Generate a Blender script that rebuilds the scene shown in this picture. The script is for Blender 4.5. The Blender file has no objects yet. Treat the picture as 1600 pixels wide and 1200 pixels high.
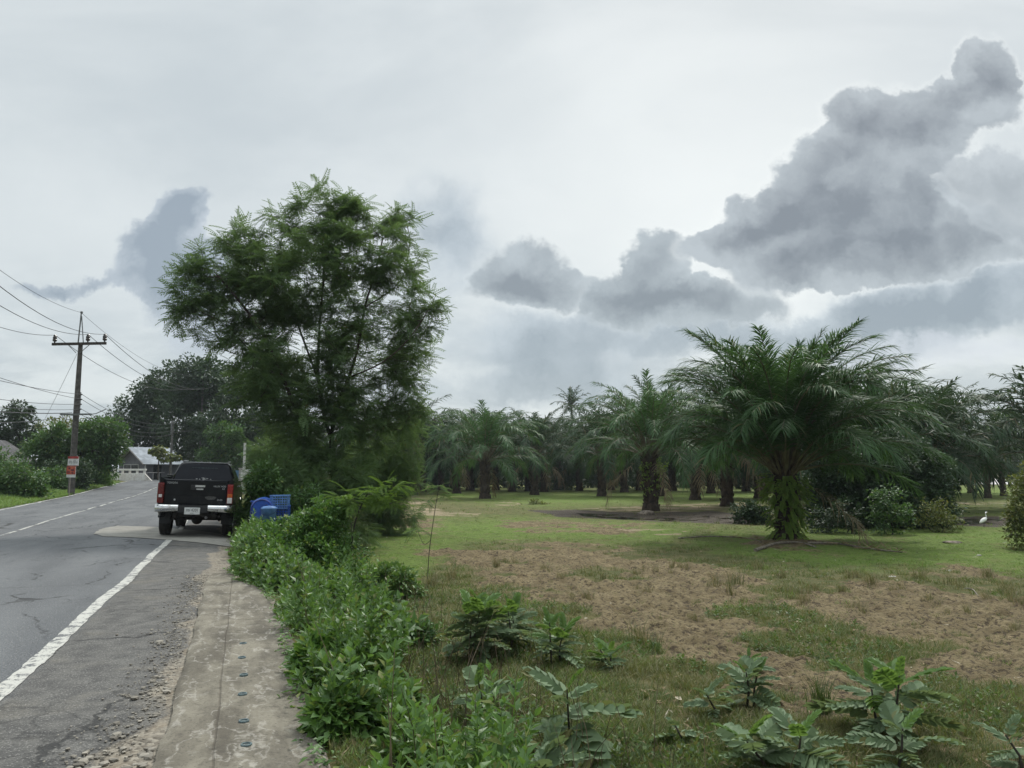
import bpy, bmesh, math, random
import numpy as np
from mathutils import Vector, Matrix, Euler
R = math.radians
PI = math.pi
rng = np.random.default_rng(7)
random.seed(7)
scene = bpy.context.scene
COL = scene.collection

# ------------------------------------------------------------------ camera, sky, sun, exposure
F_PX = 1209.0                      # focal length in pixels of the 1600 px wide photograph
CAM_H = 1.55
PITCH = math.atan(138.0 / F_PX)    # the horizon sits 138 px below the middle
cam_d = bpy.data.cameras.new('camera')
cam = bpy.data.objects.new('camera', cam_d); COL.objects.link(cam)
cam_d.sensor_width = 36.0
cam_d.lens = 36.0 * F_PX / 1600.0
cam_d.clip_start = 0.05
cam_d.clip_end = 9000.0
cam.location = (0, 0, CAM_H)
cam.rotation_euler = (PI / 2 + PITCH, 0, 0)
scene.camera = cam
scene.view_settings.view_transform = 'Standard'
scene.view_settings.look = 'None'
scene.view_settings.exposure = 0.38
scene.view_settings.gamma = 1.0
scene.cycles.use_denoising = True
scene.cycles.max_bounces = 6
scene.cycles.diffuse_bounces = 3
scene.cycles.glossy_bounces = 2
scene.cycles.transmission_bounces = 3
scene.cycles.transparent_max_bounces = 4
scene.cycles.sample_clamp_indirect = 4.0
scene.cycles.caustics_reflective = False
scene.cycles.caustics_refractive = False

def pdir(px, py):
    xc = (px - 800.0) / F_PX; yc = (600.0 - py) / F_PX
    return Vector((xc, math.cos(PITCH) - yc * math.sin(PITCH), math.sin(PITCH) + yc * math.cos(PITCH)))
def at(px, py, Y):
    d = pdir(px, py); k = Y / d.y
    return Vector((d.x * k, Y, CAM_H + d.z * k))
def gz(px, py, z=0.0):
    d = pdir(px, py); k = (z - CAM_H) / d.z
    return Vector((d.x * k, d.y * k, z))

SUN_EL, SUN_AZ = 52.0, 24.0        # degrees; azimuth to the right of straight ahead
sun_d = bpy.data.lights.new('sun', 'SUN')
sun = bpy.data.objects.new('sun', sun_d); COL.objects.link(sun)
sun_d.energy = 2.2; sun_d.angle = R(9); sun_d.color = (1.0, 0.965, 0.9)
sv = Vector((math.sin(R(SUN_AZ)) * math.cos(R(SUN_EL)), math.cos(R(SUN_AZ)) * math.cos(R(SUN_EL)), math.sin(R(SUN_EL))))
sun.rotation_euler = sv.to_track_quat('Z', 'Y').to_euler()

class NT:
    """small helper for node trees"""
    def __init__(s, tree): s.t = tree; s.n = tree.nodes; s.l = tree.links
    def new(s, typ, **kw):
        nd = s.n.new(typ)
        for k, v in kw.items(): setattr(nd, k, v)
        return nd
    def put(s, sock, v):
        if isinstance(v, bpy.types.NodeSocket): s.l.new(v, sock)
        elif v is not None:
            if isinstance(v, (tuple, list)) and len(v) == 3 and sock.type == 'RGBA': v = (*v, 1.0)
            sock.default_value = v
    def math(s, op, a, b=None, c=None, clamp=False):
        nd = s.new('ShaderNodeMath', operation=op, use_clamp=clamp)
        s.put(nd.inputs[0], a)
        if b is not None: s.put(nd.inputs[1], b)
        if c is not None: s.put(nd.inputs[2], c)
        return nd.outputs[0]
    def vmath(s, op, a, b=None):
        nd = s.new('ShaderNodeVectorMath', operation=op)
        s.put(nd.inputs[0], a)
        if b is not None: s.put(nd.inputs[1], b)
        return nd.outputs[0]
    def mix(s, f, a, b, mode='MIX'):
        nd = s.new('ShaderNodeMix', data_type='RGBA', blend_type=mode)
        s.put(nd.inputs[0], f); s.put(nd.inputs[6], a); s.put(nd.inputs[7], b)
        return nd.outputs[2]
    def noise(s, vec, scale, detail=4, rough=0.55, dist=0.0, col=False):
        nd = s.new('ShaderNodeTexNoise')
        s.put(nd.inputs['Vector'], vec); nd.inputs['Scale'].default_value = scale
        nd.inputs['Detail'].default_value = detail; nd.inputs['Roughness'].default_value = rough
        nd.inputs['Distortion'].default_value = dist
        return nd.outputs[1 if col else 0]
    def voro(s, vec, scale, feature='F1', out=0, rnd=1.0):
        nd = s.new('ShaderNodeTexVoronoi', feature=feature)
        s.put(nd.inputs['Vector'], vec); nd.inputs['Scale'].default_value = scale
        nd.inputs['Randomness'].default_value = rnd
        return nd.outputs[out]
    def step(s, v, a, b, lo=0.0, hi=1.0, smooth=True):
        nd = s.new('ShaderNodeMapRange', interpolation_type='SMOOTHSTEP' if smooth else 'LINEAR')
        s.put(nd.inputs[0], v)
        for i, q in enumerate((a, b, lo, hi)): s.put(nd.inputs[1 + i], q)
        return nd.outputs[0]
    def mapping(s, vec, loc=(0, 0, 0), rot=(0, 0, 0), scale=(1, 1, 1), typ='POINT'):
        nd = s.new('ShaderNodeMapping', vector_type=typ)
        s.put(nd.inputs[0], vec)
        nd.inputs[1].default_value = loc; nd.inputs[2].default_value = rot; nd.inputs[3].default_value = scale
        return nd.outputs[0]
    def sep(s, v):
        nd = s.new('ShaderNodeSeparateXYZ'); s.put(nd.inputs[0], v); return nd.outputs
    def comb(s, x, y, z):
        nd = s.new('ShaderNodeCombineXYZ')
        s.put(nd.inputs[0], x); s.put(nd.inputs[1], y); s.put(nd.inputs[2], z); return nd.outputs[0]

def build_world():
    w = bpy.data.worlds.new('World'); scene.world = w; w.use_nodes = True
    T = NT(w.node_tree); T.n.clear()
    sky = T.new('ShaderNodeTexSky', sky_type='NISHITA')
    sky.sun_disc = False; sky.sun_elevation = R(SUN_EL); sky.sun_rotation = R(SUN_AZ)
    sky.dust_density = 2.5
    tc = T.new('ShaderNodeTexCoord')
    d = tc.outputs['Generated']
    x, y, z = T.sep(d)
    ya = T.math('MAXIMUM', T.math('ABSOLUTE', y), 0.06)
    u = T.math('DIVIDE', x, ya); v = T.math('DIVIDE', z, ya)
    front = T.step(y, 0.0, 0.25)
    uv = T.comb(u, v, 0.0)
    # veil of cloud over the whole sky: soft broad streaks
    n1 = T.noise(T.mapping(uv, scale=(1.0, 2.2, 1), rot=(0, 0, 0.3)), 1.6, 6, 0.55, 0.4)
    n2 = T.noise(T.mapping(uv, scale=(1.0, 3.4, 1)), 4.5, 6, 0.6, 0.3)
    base = T.mix(T.step(n1, 0.3, 0.7), (0.465, 0.512, 0.53), (0.60, 0.64, 0.645))
    # brighter middle of the sky where the sun stands behind the veil
    glow = T.math('ADD', T.math('MULTIPLY', T.step(T.vmath('DISTANCE', uv, (0.13, 0.30, 0)), 0.55, 0.0), 0.16), 0.0)
    def dist(p, a, b):
        nd = T.new('ShaderNodeVectorMath', operation='DISTANCE'); T.put(nd.inputs[0], p)
        nd.inputs[1].default_value = (a, b, 0); return nd.outputs['Value']
    g = T.step(dist(T.mapping(uv, scale=(1, 1.3, 1)), 0.26, 0.36), 0.62, 0.0)
    base = T.mix(T.math('MULTIPLY', g, 0.55), base, (0.80, 0.825, 0.80))
    # low lavender grey bank near the horizon with lighter breaks
    low = T.step(v, 0.32, 0.08)
    lowc = T.mix(T.step(n2, 0.38, 0.62), (0.32, 0.38, 0.42), (0.60, 0.645, 0.655))
    base = T.mix(T.math('MULTIPLY', low, 0.62), base, lowc)
    base = T.mix(T.math('MULTIPLY', T.step(v, 0.10, 0.02), 0.4), base, (0.60, 0.65, 0.70))
    # cumulus banks: soft ellipses broken up by turbulence
    wn = T.noise(uv, 5.5, 8, 0.62, 0.0, col=True)
    wn2 = T.noise(uv, 19.0, 6, 0.65, 0.0, col=True)
    off = T.vmath('SUBTRACT', wn, (0.5, 0.5, 0.5))
    sc = T.new('ShaderNodeVectorMath', operation='SCALE'); T.put(sc.inputs[0], off); sc.inputs[3].default_value = 0.13
    off2 = T.vmath('SUBTRACT', wn2, (0.5, 0.5, 0.5))
    sc2 = T.new('ShaderNodeVectorMath', operation='SCALE'); T.put(sc2.inputs[0], off2); sc2.inputs[3].default_value = 0.038
    wuv = T.vmath('ADD', T.vmath('ADD', uv, sc.outputs[0]), sc2.outputs[0])
    def uvof(px, py):
        q = pdir(px, py); return (q.x / q.y, q.z / q.y, 0)
    def field(blobs):
        acc = None
        for (px, py, rx, ry, rot, wgt) in blobs:
            m = T.mapping(wuv, loc=uvof(px, py), rot=(0, 0, R(rot)), scale=(rx / F_PX, ry / F_PX, 1), typ='TEXTURE')
            gt = T.new('ShaderNodeTexGradient', gradient_type='SPHERICAL'); T.put(gt.inputs[0], m)
            o = gt.outputs['Fac'] if wgt == 1 else T.math('MULTIPLY', gt.outputs['Fac'], wgt)
            acc = o if acc is None else T.math('ADD', acc, o)
        return T.math('MULTIPLY', acc, front)
    def puffs(vec):
        a = T.new('ShaderNodeTexVoronoi', feature='SMOOTH_F1'); T.put(a.inputs['Vector'], vec); a.inputs['Scale'].default_value = 13.0; a.inputs['Smoothness'].default_value = 0.5
        b = T.noise(vec, 11.0, 7, 0.55)
        return T.math('ADD', T.math('MULTIPLY', T.math('SUBTRACT', 0.55, a.outputs[0]), 0.55), T.math('MULTIPLY', T.math('SUBTRACT', b, 0.5), 0.9))
    pf = puffs(wuv)
    pf2 = puffs(T.vmath('ADD', wuv, (-0.012, 0.022, 0)))
    relief = T.math('SUBTRACT', pf, pf2)
    fine = T.math('ADD', 0.5, T.math('ADD', T.math('MULTIPLY', pf, 0.5), T.math('MULTIPLY', T.math('SUBTRACT', T.noise(uv, 16.0, 9, 0.62), 0.5), 0.6)))
    def cloud(base, blobs, edge, lightc, darkc, soft, opac, k=0.34, depth=1.2, rel=1.5, rim=0.0):
        f = field(blobs)
        d_ = T.math('ADD', f, T.math('MULTIPLY', T.math('SUBTRACT', fine, 0.5), k))
        m = T.math('MULTIPLY', T.step(d_, edge, edge + soft), opac)
        if rim: base = T.mix(T.math('MULTIPLY', T.math('MULTIPLY', T.step(d_, edge - 0.34, edge + 0.06), T.step(f, 0.0, 0.25)), rim), base, (0.84, 0.86, 0.83))
        body = T.step(T.math('ADD', T.math('ADD', d_, T.math('MULTIPLY', pf, 0.55)), T.math('MULTIPLY', relief, -rel)), edge - 0.1, edge + depth, smooth=False)
        c = T.mix(body, lightc, darkc)
        return T.mix(m, base, c)
    base = cloud(base, [(1520, 470, 330, 90, 14, 1), (1380, 515, 260, 60, 8, 1), (1080, 525, 230, 70, 0, .9), (840, 545, 190, 80, 0, .9), (930, 600, 260, 40, 0, .6), (700, 370, 110, 130, 30, .8), (760, 620, 200, 40, 0, .5)],
                 0.05, (0.45, 0.51, 0.55), (0.195, 0.245, 0.285), 0.6, 0.9, 0.7, 1.3, 2.2)
    base = cloud(base, [(1310, 560, 300, 30, 6, .8), (1540, 555, 200, 30, 0, .8)], 0.05, (0.60, 0.64, 0.68), (0.50, 0.54, 0.60), 0.6, 0.5, 0.6)
    base = cloud(base, [(300, 312, 52, 50, 0, 1.1), (292, 345, 62, 60, 0, 1.1), (255, 410, 90, 80, 10, 1.1), (300, 460, 120, 120, 0, 1.2), (110, 438, 150, 22, 0, .6)],
                 0.14, (0.44, 0.49, 0.535), (0.23, 0.28, 0.33), 0.26, 0.9, 0.40, 0.9, 2.0)
    base = cloud(base, [(815, 420, 95, 62, 0, 1), (870, 455, 120, 45, 0, 1), (790, 452, 80, 42, 0, 1)],
                 0.12, (0.39, 0.44, 0.465), (0.165, 0.197, 0.222), 0.34, 0.93, 0.46, 1.4, 2.6, 0.06)
    base = cloud(base, [(1015, 405, 62, 65, 0, 1.1), (985, 460, 85, 60, 0, 1), (1060, 480, 130, 55, 0, 1), (1000, 485, 110, 50, 0, 1), (1150, 470, 120, 50, 0, .8)],
                 0.12, (0.37, 0.42, 0.445), (0.155, 0.188, 0.212), 0.26, 0.95, 0.46, 1.5, 2.6, 0.10)
    base = cloud(base, [(1548, 100, 62, 66, 0, 1.1), (1525, 155, 95, 78, 0, 1), (1440, 185, 120, 82, 25, 1), (1470, 235, 90, 60, 10, .7), (1340, 205, 95, 85, 20, 1),
                        (1280, 280, 105, 100, 0, 1), (1215, 345, 140, 70, 10, 1), (1340, 345, 180, 95, 0, 1), (1470, 372, 180, 82, 0, 1),
                        (1120, 378, 110, 42, 12, 1), (1260, 415, 190, 60, 0, .8), (1400, 410, 220, 60, 0, .8), (1390, 255, 130, 90, 0, .7)],
                 0.16, (0.37, 0.415, 0.44), (0.135, 0.163, 0.187), 0.20, 0.97, 0.46, 1.45, 2.8, 0.22)
    base = cloud(base, [(1560, 285, 110, 60, 15, 1), (1600, 340, 110, 80, 0, 1), (1500, 300, 60, 40, 0, .8)],
                 0.14, (0.43, 0.475, 0.50), (0.205, 0.24, 0.265), 0.26, 0.8, 0.42, 1.3, 2.2)
    # unseen sky brightened overhead to lift the ground light, dimmed behind the camera
    up = T.step(z, 0.56, 0.92, 1.0, 3.1)
    back = T.step(y, 0.1, -0.5, 1.0, 0.8)
    scl = T.new('ShaderNodeVectorMath', operation='SCALE'); T.put(scl.inputs[0], base)
    T.put(scl.inputs[3], T.math('MULTIPLY', T.math('MULTIPLY', up, back), 8.1))
    tot = T.mix(0.92, sky.outputs[0], scl.outputs[0])
    bg = T.new('ShaderNodeBackground'); T.put(bg.inputs[0], tot); bg.inputs[1].default_value = 0.12
    out = T.new('ShaderNodeOutputWorld'); T.l.new(bg.outputs[0], out.inputs[0])
    w.cycles.sampling_method = 'MANUAL'; w.cycles.sample_map_resolution = 512
build_world()

# ------------------------------------------------------------------ helpers
class Geo:
    """collects vertices and faces (any size up to 4 by array, ngons by list) and links them as ONE mesh object"""
    def __init__(s): s.v = []; s.f = []; s.n = 0; s.ng = []; s.mi = []
    def add(s, v, f, m=0):
        v = np.asarray(v, float).reshape(-1, 3)
        if isinstance(f, np.ndarray):
            if len(f): s.f.append((f.astype(np.int64) + s.n, m))
        else:
            for q in f: s.f.append((np.array([q], np.int64) + s.n, m))
        s.v.append(v); s.n += len(v); return s
    def join(s, g, M=None):
        for a in g.v:
            s.v.append(a if M is None else a @ np.array(M.to_3x3()).T + np.array(M.translation))
        for (f, m) in g.f: s.f.append((f + s.n, m))
        s.n += g.n; return s
    def build(s, name, mats, parent=None, smooth=False, loc=None):
        me = bpy.data.meshes.new(name)
        V = np.concatenate(s.v) if s.v else np.zeros((0, 3))
        me.vertices.add(len(V)); me.vertices.foreach_set('co', V.astype(np.float32).ravel())
        loops = np.concatenate([f.ravel() for f, m in s.f]); sizes = np.concatenate([np.full(len(f), f.shape[1]) for f, m in s.f])
        mi = np.concatenate([np.full(len(f), m) for f, m in s.f])
        me.loops.add(len(loops)); me.loops.foreach_set('vertex_index', loops.astype(np.int32))
        me.polygons.add(len(sizes))
        st = np.concatenate([[0], np.cumsum(sizes)[:-1]])
        me.polygons.foreach_set('loop_start', st.astype(np.int32))
        me.polygons.foreach_set('material_index', mi.astype(np.int32))
        me.polygons.foreach_set('use_smooth', np.full(len(sizes), bool(smooth)))
        me.update(calc_edges=True); me.validate()
        if not isinstance(mats, (list, tuple)): mats = [mats]
        for m in mats: me.materials.append(m)
        o = bpy.data.objects.new(name, me); COL.objects.link(o)
        if parent is not None: o.parent = parent
        if loc is not None: o.location = loc
        return o
    # shapes ---------------------------------------------------
    def box(s, x0, x1, y0, y1, z0, z1, m=0, bev=0.0):
        if bev <= 0:
            v = [(x, y, z) for x in (x0, x1) for y in (y0, y1) for z in (z0, z1)]
            f = np.array([(0, 1, 3, 2), (4, 6, 7, 5), (0, 4, 5, 1), (2, 3, 7, 6), (0, 2, 6, 4), (1, 5, 7, 3)])
            return s.add(v, f, m)
        b = bmesh.new(); bmesh.ops.create_cube(b, size=1)
        for q in b.verts: q.co = Vector((x0 + (q.co.x + .5) * (x1 - x0), y0 + (q.co.y + .5) * (y1 - y0), z0 + (q.co.z + .5) * (z1 - z0)))
        bmesh.ops.bevel(b, geom=b.edges[:], offset=bev, segments=2, affect='EDGES', profile=0.6)
        return s.bm(b, m)
    def bm(s, b, m=0, M=None):
        b.verts.ensure_lookup_table()
        for i, q in enumerate(b.verts): q.index = i
        v = [(M @ q.co if M else q.co)[:] for q in b.verts]
        f = [[q.index for q in p.verts] for p in b.faces]; b.free()
        return s.add(v, f, m)
    def tube(s, pts, rad, n=8, m=0, cap=True):
        P = np.asarray(pts, float); k = len(P)
        r = np.broadcast_to(np.asarray(rad, float), (k,))
        t = np.gradient(P, axis=0); t /= np.linalg.norm(t, axis=1)[:, None] + 1e-9
        ref = np.array([0, 0, 1.0]) if abs(t[0][2]) < 0.9 else np.array([1.0, 0, 0])
        a = np.cross(t, ref); a /= np.linalg.norm(a, axis=1)[:, None] + 1e-9
        b = np.cross(t, a)
        ang = np.arange(n) * 2 * PI / n
        ring = P[:, None, :] + r[:, None, None] * (np.cos(ang)[None, :, None] * a[:, None, :] + np.sin(ang)[None, :, None] * b[:, None, :])
        i = np.arange(k - 1)[:, None] * n; j = np.arange(n)[None, :]; j2 = (j + 1) % n
        f = np.stack([i + j, i + j2, i + n + j2, i + n + j], -1).reshape(-1, 4)
        s.add(ring.reshape(-1, 3), f, m)
        if cap:
            s.f.append((np.array([np.arange(n)[::-1] + s.n - k * n]), m)); s.f.append((np.array([np.arange(n) + s.n - n]), m))
        return s
    def cyl(s, p0, p1, r0, r1=None, n=12, m=0):
        return s.tube([p0, p1], [r0, r0 if r1 is None else r1], n, m)
    def lathe(s, prof, c=(0, 0, 0), n=20, m=0, axis='z'):
        pr = np.asarray(prof, float); k = len(pr); ang = np.arange(n) * 2 * PI / n
        X = pr[:, 0][:, None] * np.cos(ang); Yv = pr[:, 0][:, None] * np.sin(ang); Z = np.repeat(pr[:, 1][:, None], n, 1)
        A = {'z': (X, Yv, Z), 'y': (X, Z, Yv), 'x': (Z, X, Yv)}[axis]
        v = np.stack(A, -1).reshape(-1, 3) + np.asarray(c, float)
        i = np.arange(k - 1)[:, None] * n; j = np.arange(n)[None, :]; j2 = (j + 1) % n
        f = np.stack([i + j, i + j2, i + n + j2, i + n + j], -1).reshape(-1, 4)
        return s.add(v, f, m)
    def prism(s, poly, axis, a, b, m=0, bev=0.0):
        """polygon given in the two other axes, extruded along axis from a to b"""
        bmx = bmesh.new()
        def mk(p, q):
            return {'x': (q, p[0], p[1]), 'y': (p[0], q, p[1]), 'z': (p[0], p[1], q)}[axis]
        v0 = [bmx.verts.new(mk(p, a)) for p in poly]; v1 = [bmx.verts.new(mk(p, b)) for p in poly]
        bmx.faces.new(v0); bmx.faces.new(v1[::-1]); n = len(poly)
        for i in range(n): bmx.faces.new((v0[i], v1[i], v1[(i + 1) % n], v0[(i + 1) % n]))
        bmesh.ops.recalc_face_normals(bmx, faces=bmx.faces[:])
        if bev > 0:
            es = [e for e in bmx.edges if (e.verts[0] in v0) == (e.verts[1] in v0)]
            bmesh.ops.bevel(bmx, geom=es, offset=bev, segments=3, affect='EDGES', profile=0.5)
        return s.bm(bmx, m)
    def scatter(s, tv, tf, pos, rot, scl, m=0):
        """copies of a template (tv, list of face arrays tf) with rotation matrices rot (N,3,3)"""
        tv = np.asarray(tv, float); N = len(pos)
        if N == 0: return s
        scl = np.asarray(scl, float)
        if scl.ndim == 1: V = tv[None] * scl[:, None, None]
        else: V = tv[None] * scl[:, None, :]
        V = np.einsum('nij,nkj->nki', rot, V) + np.asarray(pos)[:, None, :]
        k = len(tv)
        first = True
        s.v.append(V.reshape(-1, 3))
        for f in tf:
            ff = (f[None] + (np.arange(N) * k)[:, None, None]).reshape(-1, f.shape[1])
            s.f.append((ff + s.n, m))
        s.n += N * k
        return s

def frames(fwd, nrm):
    """rotation matrices with local Y along fwd, local Z near nrm"""
    f = fwd / (np.linalg.norm(fwd, axis=1)[:, None] + 1e-9)
    x = np.cross(f, nrm); x /= np.linalg.norm(x, axis=1)[:, None] + 1e-9
    z = np.cross(x, f)
    return np.stack([x, f, z], axis=2)
def rdir(n, up=0.0):
    v = rng.normal(size=(n, 3)); v /= np.linalg.norm(v, axis=1)[:, None]; v[:, 2] += up; return v / (np.linalg.norm(v, axis=1)[:, None] + 1e-9)

def tag(o, label=None, cat=None, group=None, kind=None):
    if label: o['label'] = label
    if cat: o['category'] = cat
    if group: o['group'] = group
    if kind: o['kind'] = kind
    return o
def empty(name, loc=(0, 0, 0), rz=0.0, label=None, cat=None, group=None):
    o = bpy.data.objects.new(name, None); COL.objects.link(o)
    o.location = loc; o.rotation_euler = (0, 0, rz); o.empty_display_size = 0.2
    return tag(o, label, cat, group)
def dup(root, loc, rz=0.0, scale=1.0, label=None, group=None):
    r = root.copy(); COL.objects.link(r); r.location = loc; r.rotation_euler = (0, 0, rz)
    r.scale = (scale,) * 3 if not isinstance(scale, tuple) else scale
    if label: r['label'] = label
    if group: r['group'] = group
    for ch in list(root.children):
        c = ch.copy(); COL.objects.link(c); c.parent = r
        for g in list(ch.children):
            d = g.copy(); COL.objects.link(d); d.parent = c
    return r

def fr(a): return a - np.floor(a)
def h2(ix, iy, sd): return fr(np.sin(ix * 127.1 + iy * 311.7 + sd * 74.7) * 43758.5453)
def vn(x, y, sd=0):
    x = np.asarray(x, float); y = np.asarray(y, float)
    ix = np.floor(x); iy = np.floor(y); fx = x - ix; fy = y - iy
    fx = fx * fx * (3 - 2 * fx); fy = fy * fy * (3 - 2 * fy)
    a = h2(ix, iy, sd); b = h2(ix + 1, iy, sd); c = h2(ix, iy + 1, sd); d = h2(ix + 1, iy + 1, sd)
    return a + (b - a) * fx + (c - a) * fy + (a - b - c + d) * fx * fy
def fbm(x, y, sd=0, o=4):
    t = 0; amp = 0.5; nrm_ = 0
    for i in range(o):
        t = t + amp * vn(x, y, sd + i * 3.1); nrm_ += amp; amp *= 0.5; x = x * 2.03 + 5.1; y = y * 2.03 + 1.7
    return t / nrm_
def sst(a, b, x):
    t = np.clip((np.asarray(x, float) - a) / (b - a), 0, 1); return t * t * (3 - 2 * t)
# ------------------------------------------------------------------ materials
def new_mat(name):
    m = bpy.data.materials.new(name); m.use_nodes = True
    T = NT(m.node_tree); T.n.clear()
    out = T.new('ShaderNodeOutputMaterial'); b = T.new('ShaderNodeBsdfPrincipled')
    T.l.new(b.outputs[0], out.inputs[0])
    T.bsdf = b; T.out = out; T.mat = m
    tc = T.new('ShaderNodeTexCoord'); T.obj = tc.outputs['Object']; T.uv = tc.outputs['UV']
    return T
def bump(T, h, strength=0.4, dist=0.02):
    nd = T.new('ShaderNodeBump'); nd.inputs['Strength'].default_value = strength; nd.inputs['Distance'].default_value = dist
    T.l.new(h, nd.inputs['Height']); T.l.new(nd.outputs[0], T.bsdf.inputs['Normal'])
def simple(name, c, rough=0.6, metal=0.0, var=0.15, scale=8.0, spec=0.5, bumps=0.0, c2=None):
    T = new_mat(name)
    n = T.noise(T.obj, scale, 5, 0.6)
    c2 = c2 or tuple(q * (1 - var * 1.6) for q in c)
    T.put(T.bsdf.inputs['Base Color'], T.mix(T.step(n, 0.35, 0.65), c, c2))
    T.put(T.bsdf.inputs['Roughness'], T.step(n, 0.3, 0.7, max(0, rough - 0.08), min(1, rough + 0.08)))
    T.bsdf.inputs['Metallic'].default_value = metal
    T.bsdf.inputs['Specular IOR Level'].default_value = spec
    if bumps: bump(T, T.noise(T.obj, scale * 4, 4, 0.6), bumps, 0.01)
    return T.mat
def leaf_mat(name, c1, c2, c3=None, rare=0.06, trans=0.30, rough=0.5, patch=1.2, spec=0.35, cpatch=None):
    """leaves: colour differs leaf by leaf (one mesh island each) and in broad patches of growth"""
    T = new_mat(name)
    g = T.new('ShaderNodeNewGeometry'); r = g.outputs['Random Per Island']
    c = T.mix(r, c1, c2)
    n = T.noise(T.obj, patch, 3, 0.5)
    c = T.mix(T.math('MULTIPLY', T.step(n, 0.42, 0.66), 0.6), c, cpatch or tuple(q * 1.25 for q in c2))
    if c3 is not None:
        c = T.mix(T.step(T.math('FRACT', T.math('MULTIPLY', r, 7.31)), 1 - rare, 1 - rare + 0.01), c, c3)
    T.put(T.bsdf.inputs['Base Color'], c)
    T.bsdf.inputs['Roughness'].default_value = rough
    T.bsdf.inputs['Specular IOR Level'].default_value = spec
    tr = T.new('ShaderNodeBsdfTranslucent')
    T.put(tr.inputs[0], T.mix(0.45, c, (c2[0] * 1.9, c2[1] * 1.7, c2[2] * 0.7)))
    mx = T.new('ShaderNodeMixShader'); mx.inputs[0].default_value = trans
    T.l.new(T.bsdf.outputs[0], mx.inputs[1]); T.l.new(tr.outputs[0], mx.inputs[2]); T.l.new(mx.outputs[0], T.out.inputs[0])
    return T.mat
def bark_mat(name, c1, c2, scale=6.0, stretch=0.2):
    T = new_mat(name)
    v = T.mapping(T.obj, scale=(1, 1, stretch))
    n = T.noise(v, scale, 6, 0.65, 0.5)
    T.put(T.bsdf.inputs['Base Color'], T.mix(T.step(n, 0.35, 0.65), c1, c2))
    T.bsdf.inputs['Roughness'].default_value = 0.9; T.bsdf.inputs['Specular IOR Level'].default_value = 0.2
    bump(T, T.noise(v, scale * 3, 6, 0.7), 0.7, 0.03)
    return T.mat

# ------------------------------------------------------------------ lie of the land
A0 = np.array(gz(0, 1090)[:2]); B0 = np.array(gz(272, 838)[:2])
DV = (B0 - A0) / np.linalg.norm(B0 - A0); RV = np.array([DV[1], -DV[0]])
ROAD_ANG = math.atan2(-DV[0], DV[1])
def st_of(x, y):
    dx = np.asarray(x, float) - A0[0]; dy = np.asarray(y, float) - A0[1]
    return dx * RV[0] + dy * RV[1], dx * DV[0] + dy * DV[1]
def xy_of(s, t):
    s = np.asarray(s, float); t = np.asarray(t, float)
    return A0[0] + s * RV[0] + t * DV[0], A0[1] + s * RV[1] + t * DV[1]
def LL(t): return np.interp(t, [-40, 0, 31, 45, 60, 77, 88, 100, 140, 200], [-7.6, -7.6, -7.9, -8.7, -9.2, -9.1, -8.5, -7.2, -1.0, 14])
def LC(t): return np.interp(t, [-40, 0, 16, 25, 39, 60, 77, 88, 100, 140, 200], [-3.95, -3.95, -4.03, -4.4, -4.85, -5.15, -5.0, -4.5, -3.2, 3.2, 18])
def LR(t): return np.interp(t, [-40, 16, 39, 60, 77, 88, 100, 140, 200], [0, 0, -0.7, -1.0, -0.9, -0.4, .8, 7.0, 22])
def VE(t): return np.interp(t, [-40, 3, 4.5, 5.5, 6.5, 15, 39, 60, 100, 140, 200], [2.05, 2.0, 1.85, 1.6, 1.45, 1.5, 1.0, .9, 2.6, 9, 24])
def rise(t): return 0.8 * sst(45, 90, t)
FIELD = -0.6
def H(x, y, road=True):
    s, t = st_of(x, y)
    ve = VE(t); q = sst(0.0, 1.4, s - ve)
    on = rise(t) * (1 - sst(0, 14, s - ve))
    z = on * (1 - q) + q * (FIELD + on * 0.6)
    lm = LL(t) - 0.25 - s
    left = sst(0.2, 4.0, lm)
    z = z + left * 0.42 * sst(15, 40, t)
    far = sst(150, 260, np.hypot(x, y)) * (1 - q)
    z = z * (1 - far) + far * 0.3
    # the lie of verges and field: low swells
    und = (fbm(np.asarray(x) * 0.13, np.asarray(y) * 0.13, 11, 3) - 0.5) * 0.16 * np.maximum(q, left * 0.6)
    z = z + und
    if road:
        inside = (lm < 0) & (s < ve - 0.02) & (np.hypot(x, y) < 190)
        z = np.where(inside, z - 0.07, z)
    return z
def Hs(x, y): return float(H(x, y, road=False))
def gp(px, py, add=0.0):
    """where the sight line of a pixel meets the land"""
    d = pdir(px, py); k = 1.0; last = 0
    while k < 3000:
        if CAM_H + d.z * k < Hs(d.x * k, d.y * k) + add:
            lo, hi = last, k
            for _ in range(24):
                m = (lo + hi) / 2
                if CAM_H + d.z * m < Hs(d.x * m, d.y * m) + add: hi = m
                else: lo = m
            return Vector((d.x * hi, d.y * hi, CAM_H + d.z * hi))
        last = k; k *= 1.03
    return Vector((d.x * k, d.y * k, 0))
def foot(px, Y, py=740):
    """a point on the land at depth Y straight below pixel column px"""
    p = at(px, py, Y); return Vector((p.x, p.y, Hs(p.x, p.y)))
def to_px(x, y, z):
    zc = z - CAM_H; c, s_ = math.cos(PITCH), math.sin(PITCH)
    dep = np.maximum(y * c + zc * s_, 1e-3); up = zc * c - y * s_
    return 800 + F_PX * x / dep, 600 - F_PX * up / dep
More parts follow.
